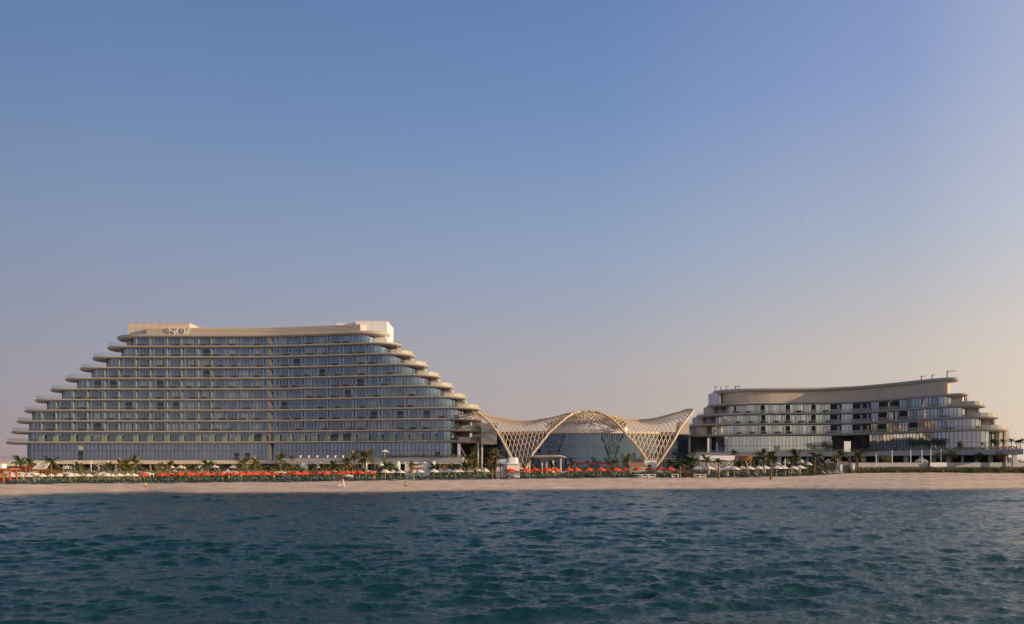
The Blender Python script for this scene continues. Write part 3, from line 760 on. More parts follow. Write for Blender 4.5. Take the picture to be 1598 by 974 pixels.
    def D(x, y):
        r2 = (x/15.6)**2+(y/13.4)**2
        return None if r2 > 1 else Vector((cx+x, cy+y, zt+1.5+6.1*math.sqrt(max(0, 1-r2*.94))))
    for sgn in (1, -1):
        for k in range(-16, 17):
            pv = None
            for j in range(-24, 25):
                s = j*1.15; w = k*1.75; x = (w+s)*.7071; y = (w-s)*.7071*sgn
                p = D(x, y)
                if p is not None and pv is not None: b.bar(pv, p, .19, steel, 4)
                pv = p
    b.build('dome_lattice', t)
    for o in t.children: o.matrix_parent_inverse = inv

# ------------------------------------------------------------------ sign
def sign(fc):
    t = thing('rooftop_sign', 'white lettering SO/ mounted on the roof parapet of the big hotel', 'sign', (fc.X(280, 0), fc.Y(fc.X(280, 0)), 54.9))
    inv = Matrix.Translation(-Vector(t.location)); w = mat('sign_white', (.70, .66, .62), .4)
    Y0 = fc.Y(fc.X(280, 0))+.35
    def ribbon(name, pts, ths):
        b = MB(); V = []
        for i, (x, z) in enumerate(pts):
            x0, z0 = pts[max(i-1, 0)]; x1, z1 = pts[min(i+1, len(pts)-1)]
            dx, dz = x1-x0, z1-z0; l = math.hypot(dx, dz) or 1; nx, nz = -dz/l, dx/l; h = ths[i]/2
            V.append([(x+nx*h, Y0, z+nz*h), (x-nx*h, Y0, z-nz*h), (x-nx*h, Y0+.3, z-nz*h), (x+nx*h, Y0+.3, z+nz*h)])
        b.loft(V, w); o = b.build(name, t); o.matrix_parent_inverse = inv
    px = lambda p, py: (XP(p, Y0), ZP(py, Y0))
    import bisect
    def spl(ps, n=6):
        out = []
        for i in range(len(ps)-1):
            p0, p1, p2, p3 = ps[max(i-1, 0)], ps[i], ps[i+1], ps[min(i+2, len(ps)-1)]
            for k in range(n):
                u = k/n; out.append(tuple(.5*(2*p1[c]+(p2[c]-p0[c])*u+(2*p0[c]-5*p1[c]+4*p2[c]-p3[c])*u*u+(3*p1[c]-p0[c]-3*p2[c]+p3[c])*u**3) for c in (0, 1)))
        return out+[ps[-1]]
    sp = spl([px(*q) for q in ((272,513.2),(271.3,511.4),(268.4,510.4),(265,511.2),(263.6,513.3),(265.2,515.3),(268.5,516.3),(271.8,517.8),(273,519.8),(271,521.8),(267.6,522.2),(264.6,521.2),(263.6,519.2))])
    n = len(sp); ribbon('letter', sp, [.16+.24*math.sin(math.pi*i/(n-1))**2 for i in range(n)])
    op = []; th = []
    for k in range(37):
        a = 2*math.pi*k/36; op.append(px(282.2+6.3*math.cos(a), 516.3+5.9*math.sin(a))); th.append(.13+.27*abs(math.cos(a)))
    ribbon('letter', op, th)
    ribbon('slash', [px(290.6, 522), px(297.2, 510.3)], [.2, .2])

# ------------------------------------------------------------------ parasols, loungers etc.
def parasol_proto(name, label, cat, mt, square=False):
    t = thing(name, label, cat)
    b = MB(); n = 8
    # unit parasol: radius 1, height 1
    rings = []
    for r, z in ((1.0, .70), (1.0, .735), (.62, .86), (.30, .945), (.05, 1.0)):
        rings.append([(math.cos(2*math.pi*(k+.5)/n)*r*(1 if k % 2 or not square else 1), math.sin(2*math.pi*(k+.5)/n)*r, z) for k in range(n)])
    inner = [[(x*.97, y*.97, z-.03) for x, y, z in rg] for rg in reversed(rings[1:])]
    b.loft(inner+rings, mt, cap=False)
    b.build('canopy', t)
    b = MB(); b.lathe([(.03, 0), (.03, .96)], (0, 0, 0), white, 6); b.lathe([(.02, .99), (.035, 1.02), (.0, 1.06)], (0, 0, 0), white, 6); b.build('pole', t)
    b = MB(); b.lathe([(.22, 0), (.22, .03), (.06, .05)], (0, 0, 0), grey, 10); b.build('base', t)
    return t
_om = {}
def SUNLIT_ME(me):
    if me.name not in _om:
        m2 = me.copy(); m2.materials[0] = orange; _om[me.name] = m2; _om[m2.name] = m2
    return _om[me.name]
def scatter_parasols(proto, specs, lab, first=True):
    """specs: (px, peak row, distance, width px)"""
    specs = sorted(specs)
    for i, (px, py, Y, wpx) in enumerate(specs):
        X = XP(px, Y); z0 = zg(X, Y) if len(lab) < 4 else lab[3]; zp = ZP(py, Y); r = wpx/F*Y/2
        o = proto if (i == 0 and first) else dup(proto, (0, 0, 0), 0)
        o.location = (X, Y, z0-.03); o.scale = (r*1.04, r*1.04, (zp-z0)/1.03); o.rotation_euler = (0, 0, rnd.uniform(0, .7))
        if 'red parasols' in lab[2] and rnd.random() < .4:
            cn = [c for c in o.children if c.name.startswith('canopy')][0]; cn.data = SUNLIT_ME(cn.data)  # some red canopies carry the sunlit tone as their colour
        o['label'] = (lab[0] % ordw(i)) if '%' in lab[0] else lab[0]; o['category'] = lab[1]; o['group'] = lab[2]

def parasols():
    r1 = parasol_proto('parasol', 'red parasol', 'parasol', red)
    off = lambda px: float(np.interp(px, TPx, TPY))
    reds = [225,252,265.5,282,296,309,322,334,347,357.5,367,377,388,396,405.5,414,423,431.5,440,453,463,474,485.5,497,508,519,530,541,551,561,570.5,580]
    sp = [(p+rnd.uniform(-1, 1), 736.8-(p-225)*.009+rnd.uniform(-.5, .5), off(p)+rnd.uniform(10, 15), rnd.uniform(15, 18.5)) for p in reds]
    scatter_parasols(r1, sp, ('%s red parasol from the left in the long row before the big hotel', 'parasol', 'red parasols before the big hotel'))
    r2 = parasol_proto('parasol', 'red parasol', 'parasol', red)
    reds2 = [797,820.5,835,853.5,867,887.5,899.5,918.5,937.5,961,976,993.5,1014,1031,1045.5]
    sp = [(p, 729.8+rnd.uniform(-.6, .6)-(p-797)*.006, off(p)+rnd.uniform(7, 11), rnd.uniform(16, 18.5) if i else 22) for i, p in enumerate(reds2)]
    scatter_parasols(r2, sp, ('%s orange red parasol counted from the white beach hut, before the lobby', 'parasol', 'red parasols before the lobby'))
    w1 = parasol_proto('parasol', 'white parasol', 'parasol', canvas)
    ws = [15,25,34,45,57,66,80,92,109,119,129,138,149,157,166,175,186,199,209]
    sp = [(p, 738.8-(p-15)*.004+rnd.uniform(-.6, .6), off(p)+rnd.uniform(10, 15), rnd.uniform(12.5, 15)) for p in ws]
    scatter_parasols(w1, sp, ('%s small white parasol from the left edge, near the sand', 'parasol', 'white parasols at the left end of the beach'))
    w2 = parasol_proto('parasol', 'white parasol', 'parasol', canvas)
    ws = [601,613.5,625,637,646,655,677,687,699,711,717.5,731.5,746,756.5]
    sp = [(p, 732.4-(p-600)*.010+rnd.uniform(-.6, .6), off(p)+rnd.uniform(9, 13), rnd.uniform(14.5, 17.5)) for p in ws]
    scatter_parasols(w2, sp, ('%s white parasol to the right of the long red row', 'parasol', 'white parasols between the two red rows'))
    w3 = parasol_proto('parasol', 'white parasol', 'parasol', canvas)
    ws = [1088,1106,1119,1135,1146,1158,1169,1184,1194,1212,1221,1238,1248]
    sp = [(p, 726.8-(p-1088)*.006+rnd.uniform(-.7, .7), off(p)+rnd.uniform(8, 14), rnd.uniform(16, 20)) for p in ws]
    scatter_parasols(w3, sp, ('%s cream parasol from the left before the right hotel', 'parasol', 'cream parasols before the right hotel'))
    w4 = parasol_proto('parasol', 'white parasol', 'parasol', canvas)
    ws = [(105,725.5,228,17),(248,726,245,13),(267,725.5,240,12),(282,725.3,235,16),(311,725.3,240,15),(335,725,240,14),(364,724.5,235,14),(272,732.5,222,12),(355,731.5,222,10)]
    scatter_parasols(w4, ws, ('%s white parasol from the left on the raised terrace behind the red row', 'parasol', 'white parasols on the terrace before the big hotel'))
    w5 = parasol_proto('parasol', 'white parasol', 'parasol', canvas)
    ws = [(1213,720,250,14),(1227,717,258,13),(1250,716.5,258,13),(1261,720,250,13),(1293,715.5,256,15),(1438,713.2,248,19)]
    scatter_parasols(w5, ws, ('%s white parasol from the left under the terrace of the right hotel', 'parasol', 'white parasols under the terrace of the right hotel'))
    w6 = parasol_proto('parasol', 'white parasol', 'parasol', canvas)
    scatter_parasols(w6, [(600.5,701.2,264,12)], ('lone white parasol up on the podium deck of the big hotel', 'parasol', 'single parasols', 8.5)); del w6['group']
    w7 = parasol_proto('parasol', 'white parasol', 'parasol', canvas)
    scatter_parasols(w7, [(543,739.7,200,19)], ('low wide white parasol in front of the red row near the lifeguard chair', 'parasol', 'x')); del w7['group']
    w8 = parasol_proto('parasol', 'white parasol', 'parasol', canvas)
    scatter_parasols(w8, [(1028,733.4,219,14)], ('low white parasol under the last red parasols before the lobby', 'parasol', 'x')); del w8['group']

def loungers():
    t = thing('sun_lounger', 'teal lounger', 'sun lounger', group='teal sun loungers along the sand')
    b = MB(); b.box((0, -.25, .36), (.72, 1.35, .12), teal); b.build('seat', t)
    b = MB(); b.add([(-.36, .42, .32), (.36, .42, .32), (.36, .95, .85), (-.36, .95, .85), (-.36, .45, .44), (.36, .45, .44), (.36, .88, .92), (-.36, .88, .92)], [(3, 2, 1, 0), (4, 5, 6, 7), (0, 1, 5, 4), (1, 2, 6, 5), (2, 3, 7, 6), (3, 0, 4, 7)], teal); b.build('backrest', t)
    b = MB(); b.add([(-.22, .62, .66), (.22, .62, .66), (.22, .84, .88), (-.22, .84, .88), (-.22, .56, .74), (.22, .56, .74), (.22, .78, .97), (-.22, .78, .97)], [(3, 2, 1, 0), (4, 5, 6, 7), (0, 1, 5, 4), (1, 2, 6, 5), (2, 3, 7, 6), (3, 0, 4, 7)], mat('grey_green_pillow', (.13, .18, .17), .8)); b.build('pillow', t)
    b = MB()
    for x in (-.33, .33):
        b.box((x, -.1, .27), (.06, 1.8, .06), darkm)
        for y in (-.85, .7): b.box((x, y, .13), (.06, .06, .26), darkm)
    b.build('frame', t)
    spots = []
    x = 8.0
    while x < 1245:
        if not (765 < x < 779 or 1000 < x < 1021 or 1066 < x < 1100 or 1198<x<1208):
            Yt = float(np.interp(x, TPx, TPY)); spots.append((x, Yt+rnd.uniform(.9, 2.2)))
            if rnd.random() < .45: spots.append((x+rnd.uniform(3, 6), Yt+rnd.uniform(3.5, 6)))
        x += rnd.choice([7.4, 8.2, 11.5])*1.0
    spots.sort()
    for i, (px, Y) in enumerate(spots):
        X = XP(px, Y); o = t if i == 0 else dup(t, (0, 0, 0), 0)
        o.location = (X, Y, zg(X, Y)-.02); o.rotation_euler = (0, 0, rnd.choice([0, 0, .35, -.35, 1.2, -1.2])+rnd.uniform(-.1, .1)); o.scale = (1.15,)*3
        o['label'] = '%s teal sun lounger from the left along the edge of the sand' % ordw(i)
    # cream loungers by the stairs
    t = thing('sun_lounger', 'cream lounger', 'sun lounger', group='cream sun loungers beside the beach stairs')
    b = MB(); b.box((0, -.25, .36), (.72, 1.35, .12), canvas); b.build('seat', t)
    b = MB(); b.add([(-.36, .42, .32), (.36, .42, .32), (.36, .95, .85), (-.36, .95, .85), (-.36, .45, .44), (.36, .45, .44), (.36, .88, .92), (-.36, .88, .92)], [(3, 2, 1, 0), (4, 5, 6, 7), (0, 1, 5, 4), (1, 2, 6, 5), (2, 3, 7, 6), (3, 0, 4, 7)], canvas); b.build('backrest', t)
    b = MB()
    b.box((0, -.1, .28), (.66, 1.7, .04), darkm)
    for x in (-.33, .33):
        for y in (-.85, .7): b.box((x, y, .15), (.06, .06, .3), darkm)
    b.build('frame', t)
    for i, px in enumerate((1284, 1297, 1301, 1306, 1310)):
        Y = 228; X = XP(px, Y); o = t if i == 0 else dup(t, (0, 0, 0), 0)
        o.location = (X, Y-(3 if px < 1290 else 0), zg(X, Y-(3 if px < 1290 else 0))); o.rotation_euler = (0, 0, 1.1); o.scale = (1.2,)*3
        o['label'] = '%s cream sun lounger from the left beside the beach stairs' % ordw(i)

def lerp(a, b, t): return a+(b-a)*t
# ------------------------------------------------------------------ vegetation
def palm_meshes(seed, dry=.2, up=.9, n=26, L=2.3):
    q = random.Random(seed)
    b = MB()
    for k in range(n):
        az = 2*math.pi*k/n*2.4+q.uniform(-.3, .3); el = q.uniform(-.25, 1.35)*up; l = L*q.uniform(.75, 1.1)
        m = leafB if (q.random() < dry or el < -.05) else leafA
        d = Vector((math.cos(az)*math.cos(el), math.sin(az)*math.cos(el), math.sin(el))); pts = []; p = Vector((0, 0, 0)); 
        for s in range(9):
            pts.append(p.copy()); p = p+d*(l/8); d = (d+Vector((0, 0, -.085-.03*s))).normalized()
        side = Vector((-math.sin(az), math.cos(az), 0))
        b.tube(pts, [.045-.004*i for i in range(9)], m, 3)
        for s in range(1, 9):
            for f in (0, .5):
                if s == 8 and f: continue
                c = pts[s].lerp(pts[min(s+1, 8)], f); tdir = (pts[min(s+1, 8)]-pts[max(s-1, 0)]).normalized()
                ll = .62*math.sin(math.pi*min(1, (s+f)/9.5+.12))*q.uniform(.8, 1.15)
                for sg in (-1, 1):
                    e = c+(side*sg*.75+tdir*.65+Vector((0, 0, -.28))).normalized()*ll
                    wv = tdir*.12
                    b.add([c-wv, c+wv, e], [(0, 1, 2)], m)
    crown = b.mesh('crown')
    b = MB(); H_ = 1.0
    pts = [(0, 0, -1.0), (.01, 0, -.66), (.03, .01, -.33), (0, 0, -.02)]
    return crown
def make_palms():
    crowns = [palm_meshes(1, .1, .9), palm_meshes(2, .35, 1.0, 30, 2.1), palm_meshes(3, .75, 1.1, 22, 2.2), palm_meshes(4, .05, .7, 24, 2.5)]
    def trunk_mesh(h, r0, r1, lean, seed):
        q = random.Random(seed); b = MB(); n = 12; ph = q.uniform(0, 6.3)
        pts = [(lean*math.cos(ph)*(i/n)**2, lean*math.sin(ph)*(i/n)**2, h*i/n) for i in range(n+1)]
        rs = [lerp(r0*1.35, r0, min(1, i/2)) if i < 2 else lerp(r0, r1, i/n)*(1.0+.08*(i % 2)) for i in range(n+1)]
        b.tube(pts, rs, trunk, 8); return b.mesh('trunk', True), pts[-1]
    # px, crown centre row, distance, crown size, kind, base z (None=ground)
    L = [(31,720.5,215,1.0,0),(46.5,722,225,.8,0),(79.5,720.5,196,1.0,3),(122,727,210,.7,0),(167,728,215,.75,1),(188,727,212,.9,2),(197,724,214,.9,1),(212,723,225,1.0,2),(203,731,205,.7,0),
         (250,729,215,.8,1),(268,727,222,.8,2),(302,731,208,.75,0),(325,725,215,1.05,0),(380,723.5,222,1.05,1),(397.5,724,226,1.0,2),(438,718,230,1.15,2),(415,731,220,.7,3),(457,715,245,.6,3),
         (462,729,220,.6,0),(502,730,220,.7,1),(518,727.5,215,.9,0),(541,722,215,1.05,1),(553,712,235,1.15,1),(570,714.5,201,1.35,1),(604,727,212,1.0,0),(597,731,222,.7,3),(641,728,208,.7,2),(677,728,215,.75,0),(705,729,220,.7,0),(728,726,215,.85,1),(737,717,238,1.15,1),(741,728,214,.7,2),
         (768,719,208,1.0,2),(774,712.5,209,1.15,2),(782.5,726.5,206.5,.6,3),(831,718,244,1.0,3),(861,726,235,.7,1),(893,723,240,.8,0),(958,721,240,.9,3),(979,716,245,.9,1),(1046,722,238,.8,3),
         (1061,723,213.5,.95,0),(1069,725,215,.8,1),(1081,719.5,214.5,1.0,0),(1103,717.5,235,.95,0),(1121.5,720.3,212,.75,3),(1145.5,707,262,.85,3),(1151,722,240,.85,3),(1155,727,232,.8,1),(1189,710,245,1.15,0),(1177,718,250,.8,3),(1203,717,212.8,1.1,1),(1205,706.5,262,.6,3),
         (1238.5,711,240,1.05,1),(1236,721,238,.9,3),(1271,712.5,233,1.15,0),(1281,720,238,.8,3),(1302,717,233,.9,1),(1312,711,244,1.1,3),(1306,716,236,.8,2),(1339,714,235,.9,1),(1345,707.5,252,.8,3)]
    L.sort()
    for i, (px, py, Y, s, kd) in enumerate(L):
        X = XP(px, Y); z0 = zg(X, Y)-.05; zc = ZP(py, Y); h = max(1.0, zc-z0-.1)
        t = thing('palm_tree', '%s palm tree from the left among the palms along the shore' % ordw(i), 'palm tree', (X, Y, z0), 0, 'palm trees along the shore')
        tm, top = trunk_mesh(h, .22 if Y > 215 else .27, .16, rnd.uniform(0, .4), i)
        link('trunk', tm, t)
        c = link('crown', crowns[kd], t, top, rnd.uniform(0, 6.3), s*1.18)
    # palms standing on the decks
    D = [(1397,703,266,.85,10.4,3),(1499,697,247,.9,10.5,2),(1565,689,240,.6,10.5,3),(1578,688,240,.65,10.5,3),(1586.5,690,239,.55,10.5,3),(1592,689,238,.7,10.5,3)]
    for i, (px, py, Y, s, zb, kd) in enumerate(D):
        X = XP(px, Y); h = max(.6, ZP(py, Y)-zb)
        t = thing('palm_tree', '%s small palm from the left up on the right hotel terrace' % ordw(i), 'palm tree', (X, Y, zb), 0, 'small palms on the right terrace')
        tm, top = trunk_mesh(h, .14, .1, .1, 100+i); link('trunk', tm, t); link('crown', crowns[kd], t, top, rnd.uniform(0, 6.3), s)

def leaf_cloud(b, c, r, n, m, size=.28, q=rnd):
    for _ in range(n):
        while True:
            d = Vector((q.uniform(-1, 1), q.uniform(-1, 1), q.uniform(-1, 1)))
            if .1 < d.length < 1: break
        d = d.normalized()*(d.length**.5)
        p = Vector((c[0]+d.x*r[0], c[1]+d.y*r[1], c[2]+d.z*r[2]))
        a = Vector((q.uniform(-1, 1), q.uniform(-1, 1), q.uniform(-1, 1))).normalized()*size*q.uniform(.6, 1.3)
        e = a.orthogonal().normalized()*size*.5
        e = Matrix.Rotation(q.uniform(0, 6.3), 3, a) @ e
        b.add([p-a, p+e, p+a, p-e], [(0, 1, 2, 3)], m)
def planting():
    q = random.Random(21)
    b = MB()
    for x in np.arange(6, 1300, 2.4):
        Yt = float(np.interp(x, TPx, TPY))
        for k in range(3):
            Y = Yt+q.uniform(6, 30); X = XP(x+q.uniform(-2, 2), Y); z = zg(X, Y)
            if 773 < x < 812 and Y < Yt+20: continue
            if 628 < x < 673: 
                if Y < Yt+14: continue
            hh = q.uniform(.4, 1.5) if k < 2 else q.uniform(.8, 2.1)
            mt = q.choice([leafC, leafC, leafD, leafE, leafC])
            if 85 < x < 215 and k: mt = q.choice([leafE, leafD, leafE])
            leaf_cloud(b, (X, Y, z+hh*.5), (q.uniform(.7, 1.5), .8, hh*.6), 44, mt, .2, q)
    for x in np.arange(70, 1300, 1.9):
        Yt = float(np.interp(x, TPx, TPY)); Y = Yt+q.uniform(20, 38); X = XP(x+q.uniform(-3, 3), Y); z = zg(X, Y); hh = q.uniform(1.4, 4.6)*(.6 if 812 < x < 1090 else 1)
        if 772 < x < 814 or 818 < x < 884 or 1310 < x: continue
        leaf_cloud(b, (X, Y, z+hh*.5), (q.uniform(.8, 1.6), 1.0, hh*.55), 60, q.choice([leafC, leafD, leafE, leafE, leafD]), .22, q)
    tag(b.build('shrub_planting'), 'mixed low green and tawny shrubs behind the sun loungers', kind='stuff')
    b = MB()
    for x in np.arange(1318, 1640, 1.3):
        for k in range(5):
            Y = 229.5+q.uniform(0, 9); X = XP(x+q.uniform(-1, 1), Y); z = zg(X, Y)
            leaf_cloud(b, (X, Y, z+.55+ (Y-229)*.06), (.9, .8, .75), 30, q.choice([leafD, leafD, leafE, leafE, leafC]), .18, q)
    tag(b.build('ground_cover'), 'strip of low green and ochre ground cover above the sand on the right', kind='stuff')
    b = MB()
    for px, Y, z in [(p, 277, 9.0) for p in np.arange(598, 722, 2.2)]+[(p, 262-(p-1400)*.11, 11.1) for p in np.arange(1330, 1590, 2.6)]+[(p, 292, 11.2) for p in np.arange(1228, 1300, 2.5)]:
        leaf_cloud(b, (XP(px, Y+2), Y+2, z+q.uniform(-.2, .1)), (.8, .6, q.uniform(.4, .8)), 26, q.choice([leafC, leafC, leafE]), .2, q)
    tag(b.build('terrace_planting'), 'dark clipped planting along the hotel decks', kind='stuff')
    # far tree belt beyond the site
    b = MB()
    for x in np.arange(-300, 60, 9):
        Y = 520; leaf_cloud(b, (XP(x, Y), Y, 5.2), (4, 4, 2.6), 60, leafC, .8, q)
    for x in np.arange(1570, 1900, 9):
        Y = 480; leaf_cloud(b, (XP(x, Y), Y, 6.5), (4, 4, 3.5), 60, leafC, .8, q)
    tag(b.build('distant_tree_belt'), 'low dark belt of far off trees at the horizon', kind='stuff')
    # broadleaf trees
    TT = [(1470,711,249,2.0,'small round yellow green tree beneath the right terrace',leafE),(1484,709,247,1.9,'yellow green tree right of another, beneath the right terrace',leafD),(1527,713,243,1.6,'dark shrubby tree beneath the far end of the right terrace',leafC),
          (1562,711,240,1.8,'dull round tree in front of the white terrace columns at far right',leafE),(1382,716,246,1.8,'broad low olive tree beside the stairs under the right terrace',leafD),(1290,694,288,2.4,'dark round tree on the deck before the open passage of the right hotel',leafC),
          (1425,690,268,2.2,'dark round tree on the right hotel terrace, below the tan glass',leafC),(1440,689,266,2.3,'second dark round tree on the right hotel terrace',leafC),(1470,692,263,2.4,'wide dark tree on the right hotel terrace, rightmost of three',leafC),
          (1552,690,244,1.6,'dark shrubby tree by the terrace column at the right end',leafC),(740,700,262,1.4,'dark tree in the shadowed gap beside the lobby',leafC)]
    for px, py, Y, r, lab, mt in TT:
        X = XP(px, Y); zc = ZP(py, Y); z0 = 10.5 if py < 705 and px > 800 else zg(X, Y)
        t = thing('broadleaf_tree', lab, 'tree', (X, Y, z0))
        b = MB(); b.tube([(0, 0, 0), (.1, 0, (zc-z0)*.5), (0, .05, zc-z0)], [.16, .12, .06], trunk, 6)
        for k in range(4): a = k*1.6; b.tube([(0, 0, (zc-z0)*.55), (math.cos(a)*r*.5, math.sin(a)*r*.5, zc-z0+.2)], [.07, .03], trunk, 5)
        b.build('trunk', t)
        b = MB()
        for k in range(9): leaf_cloud(b, (q.uniform(-.6, .6)*r, q.uniform(-.6, .6)*r, zc-z0+q.uniform(-.35, .45)*r), (r*.5, r*.5, r*.4), 60, mt, .2, q)
        b.build('crown', t)

# ------------------------------------------------------------------ small buildings and furniture of the beach club
def beach_club():
    def T(name, label, cat, px, Y, z=None, group=None):
        X = XP(px, Y); return thing(name, label, cat, (X, Y, zg(X, Y) if z is None else z), 0, group)
    S_ = lambda d, Y: d/F*Y      # pixels -> metres
    # timber kiosk at left edge
    t = T('beach_kiosk', 'orange timber beach kiosk frame at the left edge of the sand', 'kiosk', 4, 176)
    b = MB()
    for x in (-4, -1.8, .2, 1.6): b.box((x, 0, 1.65), (.28, .28, 3.3), timber); b.box((x, 2.4, 1.65), (.28, .28, 3.3), timber)
    split(b, 'post', t); b = MB(); b.box((-1.2, 1.2, 3.3), (6.2, 3.2, .3), timber); b.build('roof', t)
    b = MB(); b.box((-1.2, 2.3, .7), (5.6, .12, 1.3), rust); b.build('back_wall', t); b = MB(); b.box((-2.2, 1.3, 3.95), (3.6, 1.5, 1.0), white); b.build('water_tank', t)
    # cream awnings
    for px, w, y0, y1, Y, lab in ((24, 34, 720.3, 725, 240, 'long flat cream awning behind the leftmost palms'), (62, 22, 721, 730, 228, 'short steep cream awning between two palms at the left')):
        t = T('awning_pavilion', lab, 'pavilion', px, Y); z0 = t.location.z; ww = S_(w, Y); zt, zb = ZP(y0, Y)-z0, ZP(y1, Y)-z0
        b = MB(); b.add([(-ww*.42, 2.5, zt), (ww*.42, 2.5, zt), (ww*.5, 0, zb), (-ww*.5, 0, zb), (-ww*.42, 2.5, zt-.15), (ww*.42, 2.5, zt-.15), (ww*.5, 0, zb-.15), (-ww*.5, 0, zb-.15)], [(0, 1, 2, 3), (7, 6, 5, 4), (0, 4, 5, 1), (1, 5, 6, 2), (2, 6, 7, 3), (3, 7, 4, 0)], canvas); b.box((0, -.02, zb-.3), (ww, .1, .3), canvas); b.build('roof', t)
        b = MB()
        for x in (-.46, -.15, .15, .46): b.box((ww*x, .2, zb/2), (.15, .15, zb), wood)
        split(b, 'post', t); b = MB(); b.box((0, 3, zb/2), (ww, .2, zb), rust); b.build('back_wall', t)
    for px, w, Y, lab in ((84, 30, 218, 'rusty red timber screen behind the white parasols at the left'), ):
        o = MB(); X = XP(px, Y); z0 = zg(X, Y); 
        for k in range(28): o.box((X-S_(w, Y)/2+k*S_(w, Y)/28, Y, z0+1.1), (.13, .06, 2.2), timber)
        for z in (.5, 1.9): o.box((X, Y+.06, z0+z), (S_(w, Y), .05, .12), timber)
        tag(o.build('timber_screen'), lab, 'screen')
    # white posts with ropes
    for i, (px, y0, y1, Y) in enumerate(((116,719,735,222),(142,719,737,220),(168.5,719,735,222),(188,721,735,225),(1367,708,728,238),(1392,703,726,240),(1421,702,723,242),(1438.5,702,723,244),(1452.5,701,723,244),(1468.5,701,722,246),(1307,716,742,232),(1540,696,706,246),(1225,716,733,232))):
        X = XP(px, Y); z0 = zg(X, Y); zt = ZP(y0, Y)
        if px == 1540: z0 = 10.5
        t = thing('mast', '%s tall white post from the left on the beach front' % ordw(sorted([116,142,168.5,188,1367,1392,1421,1438.5,1452.5,1468.5,1307,1540,1225]).index(px)), 'post', (X, Y, z0), 0, 'white posts on the beach front')
        b = MB(); b.lathe([(.15, 0), (.12, zt-z0), (0.02, zt-z0+.1)], (0, 0, 0), white, 8); b.build('shaft', t)
        b = MB(); b.lathe([(.3, 0), (.3, .12), (.2, .2)], (0, 0, 0), grey, 8); b.build('base', t)
        if i in (1, 2): b = MB(); b.bar((0, 0, zt-z0-.2), (3.0 if i == 1 else -4.5, 1, zt-z0-2.4 if i == 1 else zt-z0-.3), .05, canvas); b.build('stay_rope', t)
    # sail shade
    t = T('sail_shade', 'pale canvas sail stretched between the white posts at the left', 'sail shade', 155, 221)
    b = MB(); z = t.location.z; b.add([(-2.2, 0, ZP(720.5, 221)-z), (2.2, .3, ZP(720.5, 221)-z), (1.2, 1.4, ZP(729, 221)-z), (-2.2, 0, ZP(720.5, 221)-z-.05), (2.2, .3, ZP(720.5, 221)-z-.05), (1.2, 1.4, ZP(729, 221)-z-.05)], [(0, 1, 2), (5, 4, 3), (0, 3, 4, 1), (1, 4, 5, 2), (2, 5, 3, 0)], canvas); b.build('sail', t)
    # curtained cabanas
    C = [(13,187),(32,188),(49,187),(105,193),(160,197),(229,201),(352,204),(367,205),(1112,224),(1128,225),(1158,228),(1186,229),(1240,231),(437,203),(520,206),(577,207)]
    for i, (px, Y) in enumerate(sorted(C)):
        X = XP(px, Y); t = thing('cabana', '%s curtained white cabana from the left along the shore' % ordw(i), 'cabana', (X, Y, zg(X, Y)), 0, 'curtained cabanas along the shore')
        b = MB(); b.box((0, 0, 2.15), (2.7, 2.2, .14), canvas); b.lathe([(1.9, 2.2), (.2, 2.6)], (0, 0, 0), canvas, 4, rz=math.pi/4); b.build('roof', t)
        for x in (-1.2, 1.2):
            for y in (-1, 1):
                b = MB(); b.lathe([(.22, 0), (.17, .6), (.10, 1.1), (.17, 1.7), (.22, 2.08)], (x, y, 0), canvas, 8, wob=lambda k: 1+.15*(k % 2)); b.build('curtain', t)
        b = MB(); b.box((0, .1, .35), (2.0, 1.6, .35), timber if i in (6, 7, 13, 15) else cush); b.build('daybed', t)
    # pods
    for i, (px, y0, w, Y) in enumerate(((473.5,722.5,14,240),(497,721.7,13,236),(567,721.5,13,232),(592.5,720.5,13,232),(618.5,720,13,233),(674,719.5,12,236))):
        X = XP(px, Y); z0 = zg(X, Y); t = thing('beach_pod', '%s pale green cocoon pod from the left under the podium deck' % ordw(i), 'pod', (X, Y, z0), 0, 'pale cocoon pods under the podium')
        h = ZP(y0, Y)-z0; r = S_(w, Y)/2; b = MB(); rings = []
        for k in range(9):
            s = k/8; rr = r*(1.0-.45*s**1.5) if i else r*(.8+.25*math.sin(s*3)); cx = (r*.35*s if i else 0)
            rings.append([(cx+rr*math.cos(a), rr*math.sin(a)*.8, h*s) for a in np.linspace(0, 2*math.pi, 17)[:-1]])
        b.loft(rings, mat('pod_shell', (.52, .56, .47), .5, noise=.06, nscale=1)); b.build('shell', t, smooth=False)
        b = MB(); b.box((r*.1, -r*.74, h*.3), (r*.9, .25, h*.5), shadem); b.build('opening', t)
    # white pavilion and lit sign panel
    Y = 216; t = T('beach_pavilion', 'flat white beach pavilion with bright end wall behind white parasols', 'pavilion', 647, Y); z0 = t.location.z; h = ZP(721.3, Y)-z0
    b = MB(); b.box((0, 1.5, h-.2), (S_(32, Y), 4, .4), white); b.box((-S_(12, Y), 1.6, h/2-.2), (S_(6, Y), 3.6, h-.4), white); b.box((0, 3.2, h/2), (S_(30, Y), .3, h-.4), mat('pale_blue_render', (.6, .6, .66))); b.build('shell', t)
    b = MB(); b.box((S_(2, Y), 1.6, h*.62), (S_(20, Y), .2, .5), timber); b.build('counter', t)
    b = MB(); xx = S_(19, Y)-.1; b.box((xx, 0, h*.46), (S_(9.5, Y), .4, h*1.0), mat('bright_render', (.85, .82, .72))); split(b, 'end_wall', t)
    # beach hut
    Y = 216; t = T('beach_hut', 'cream and white rendered beach hut at the sand beside two tall palms', 'hut', 793, Y); z0 = t.location.z
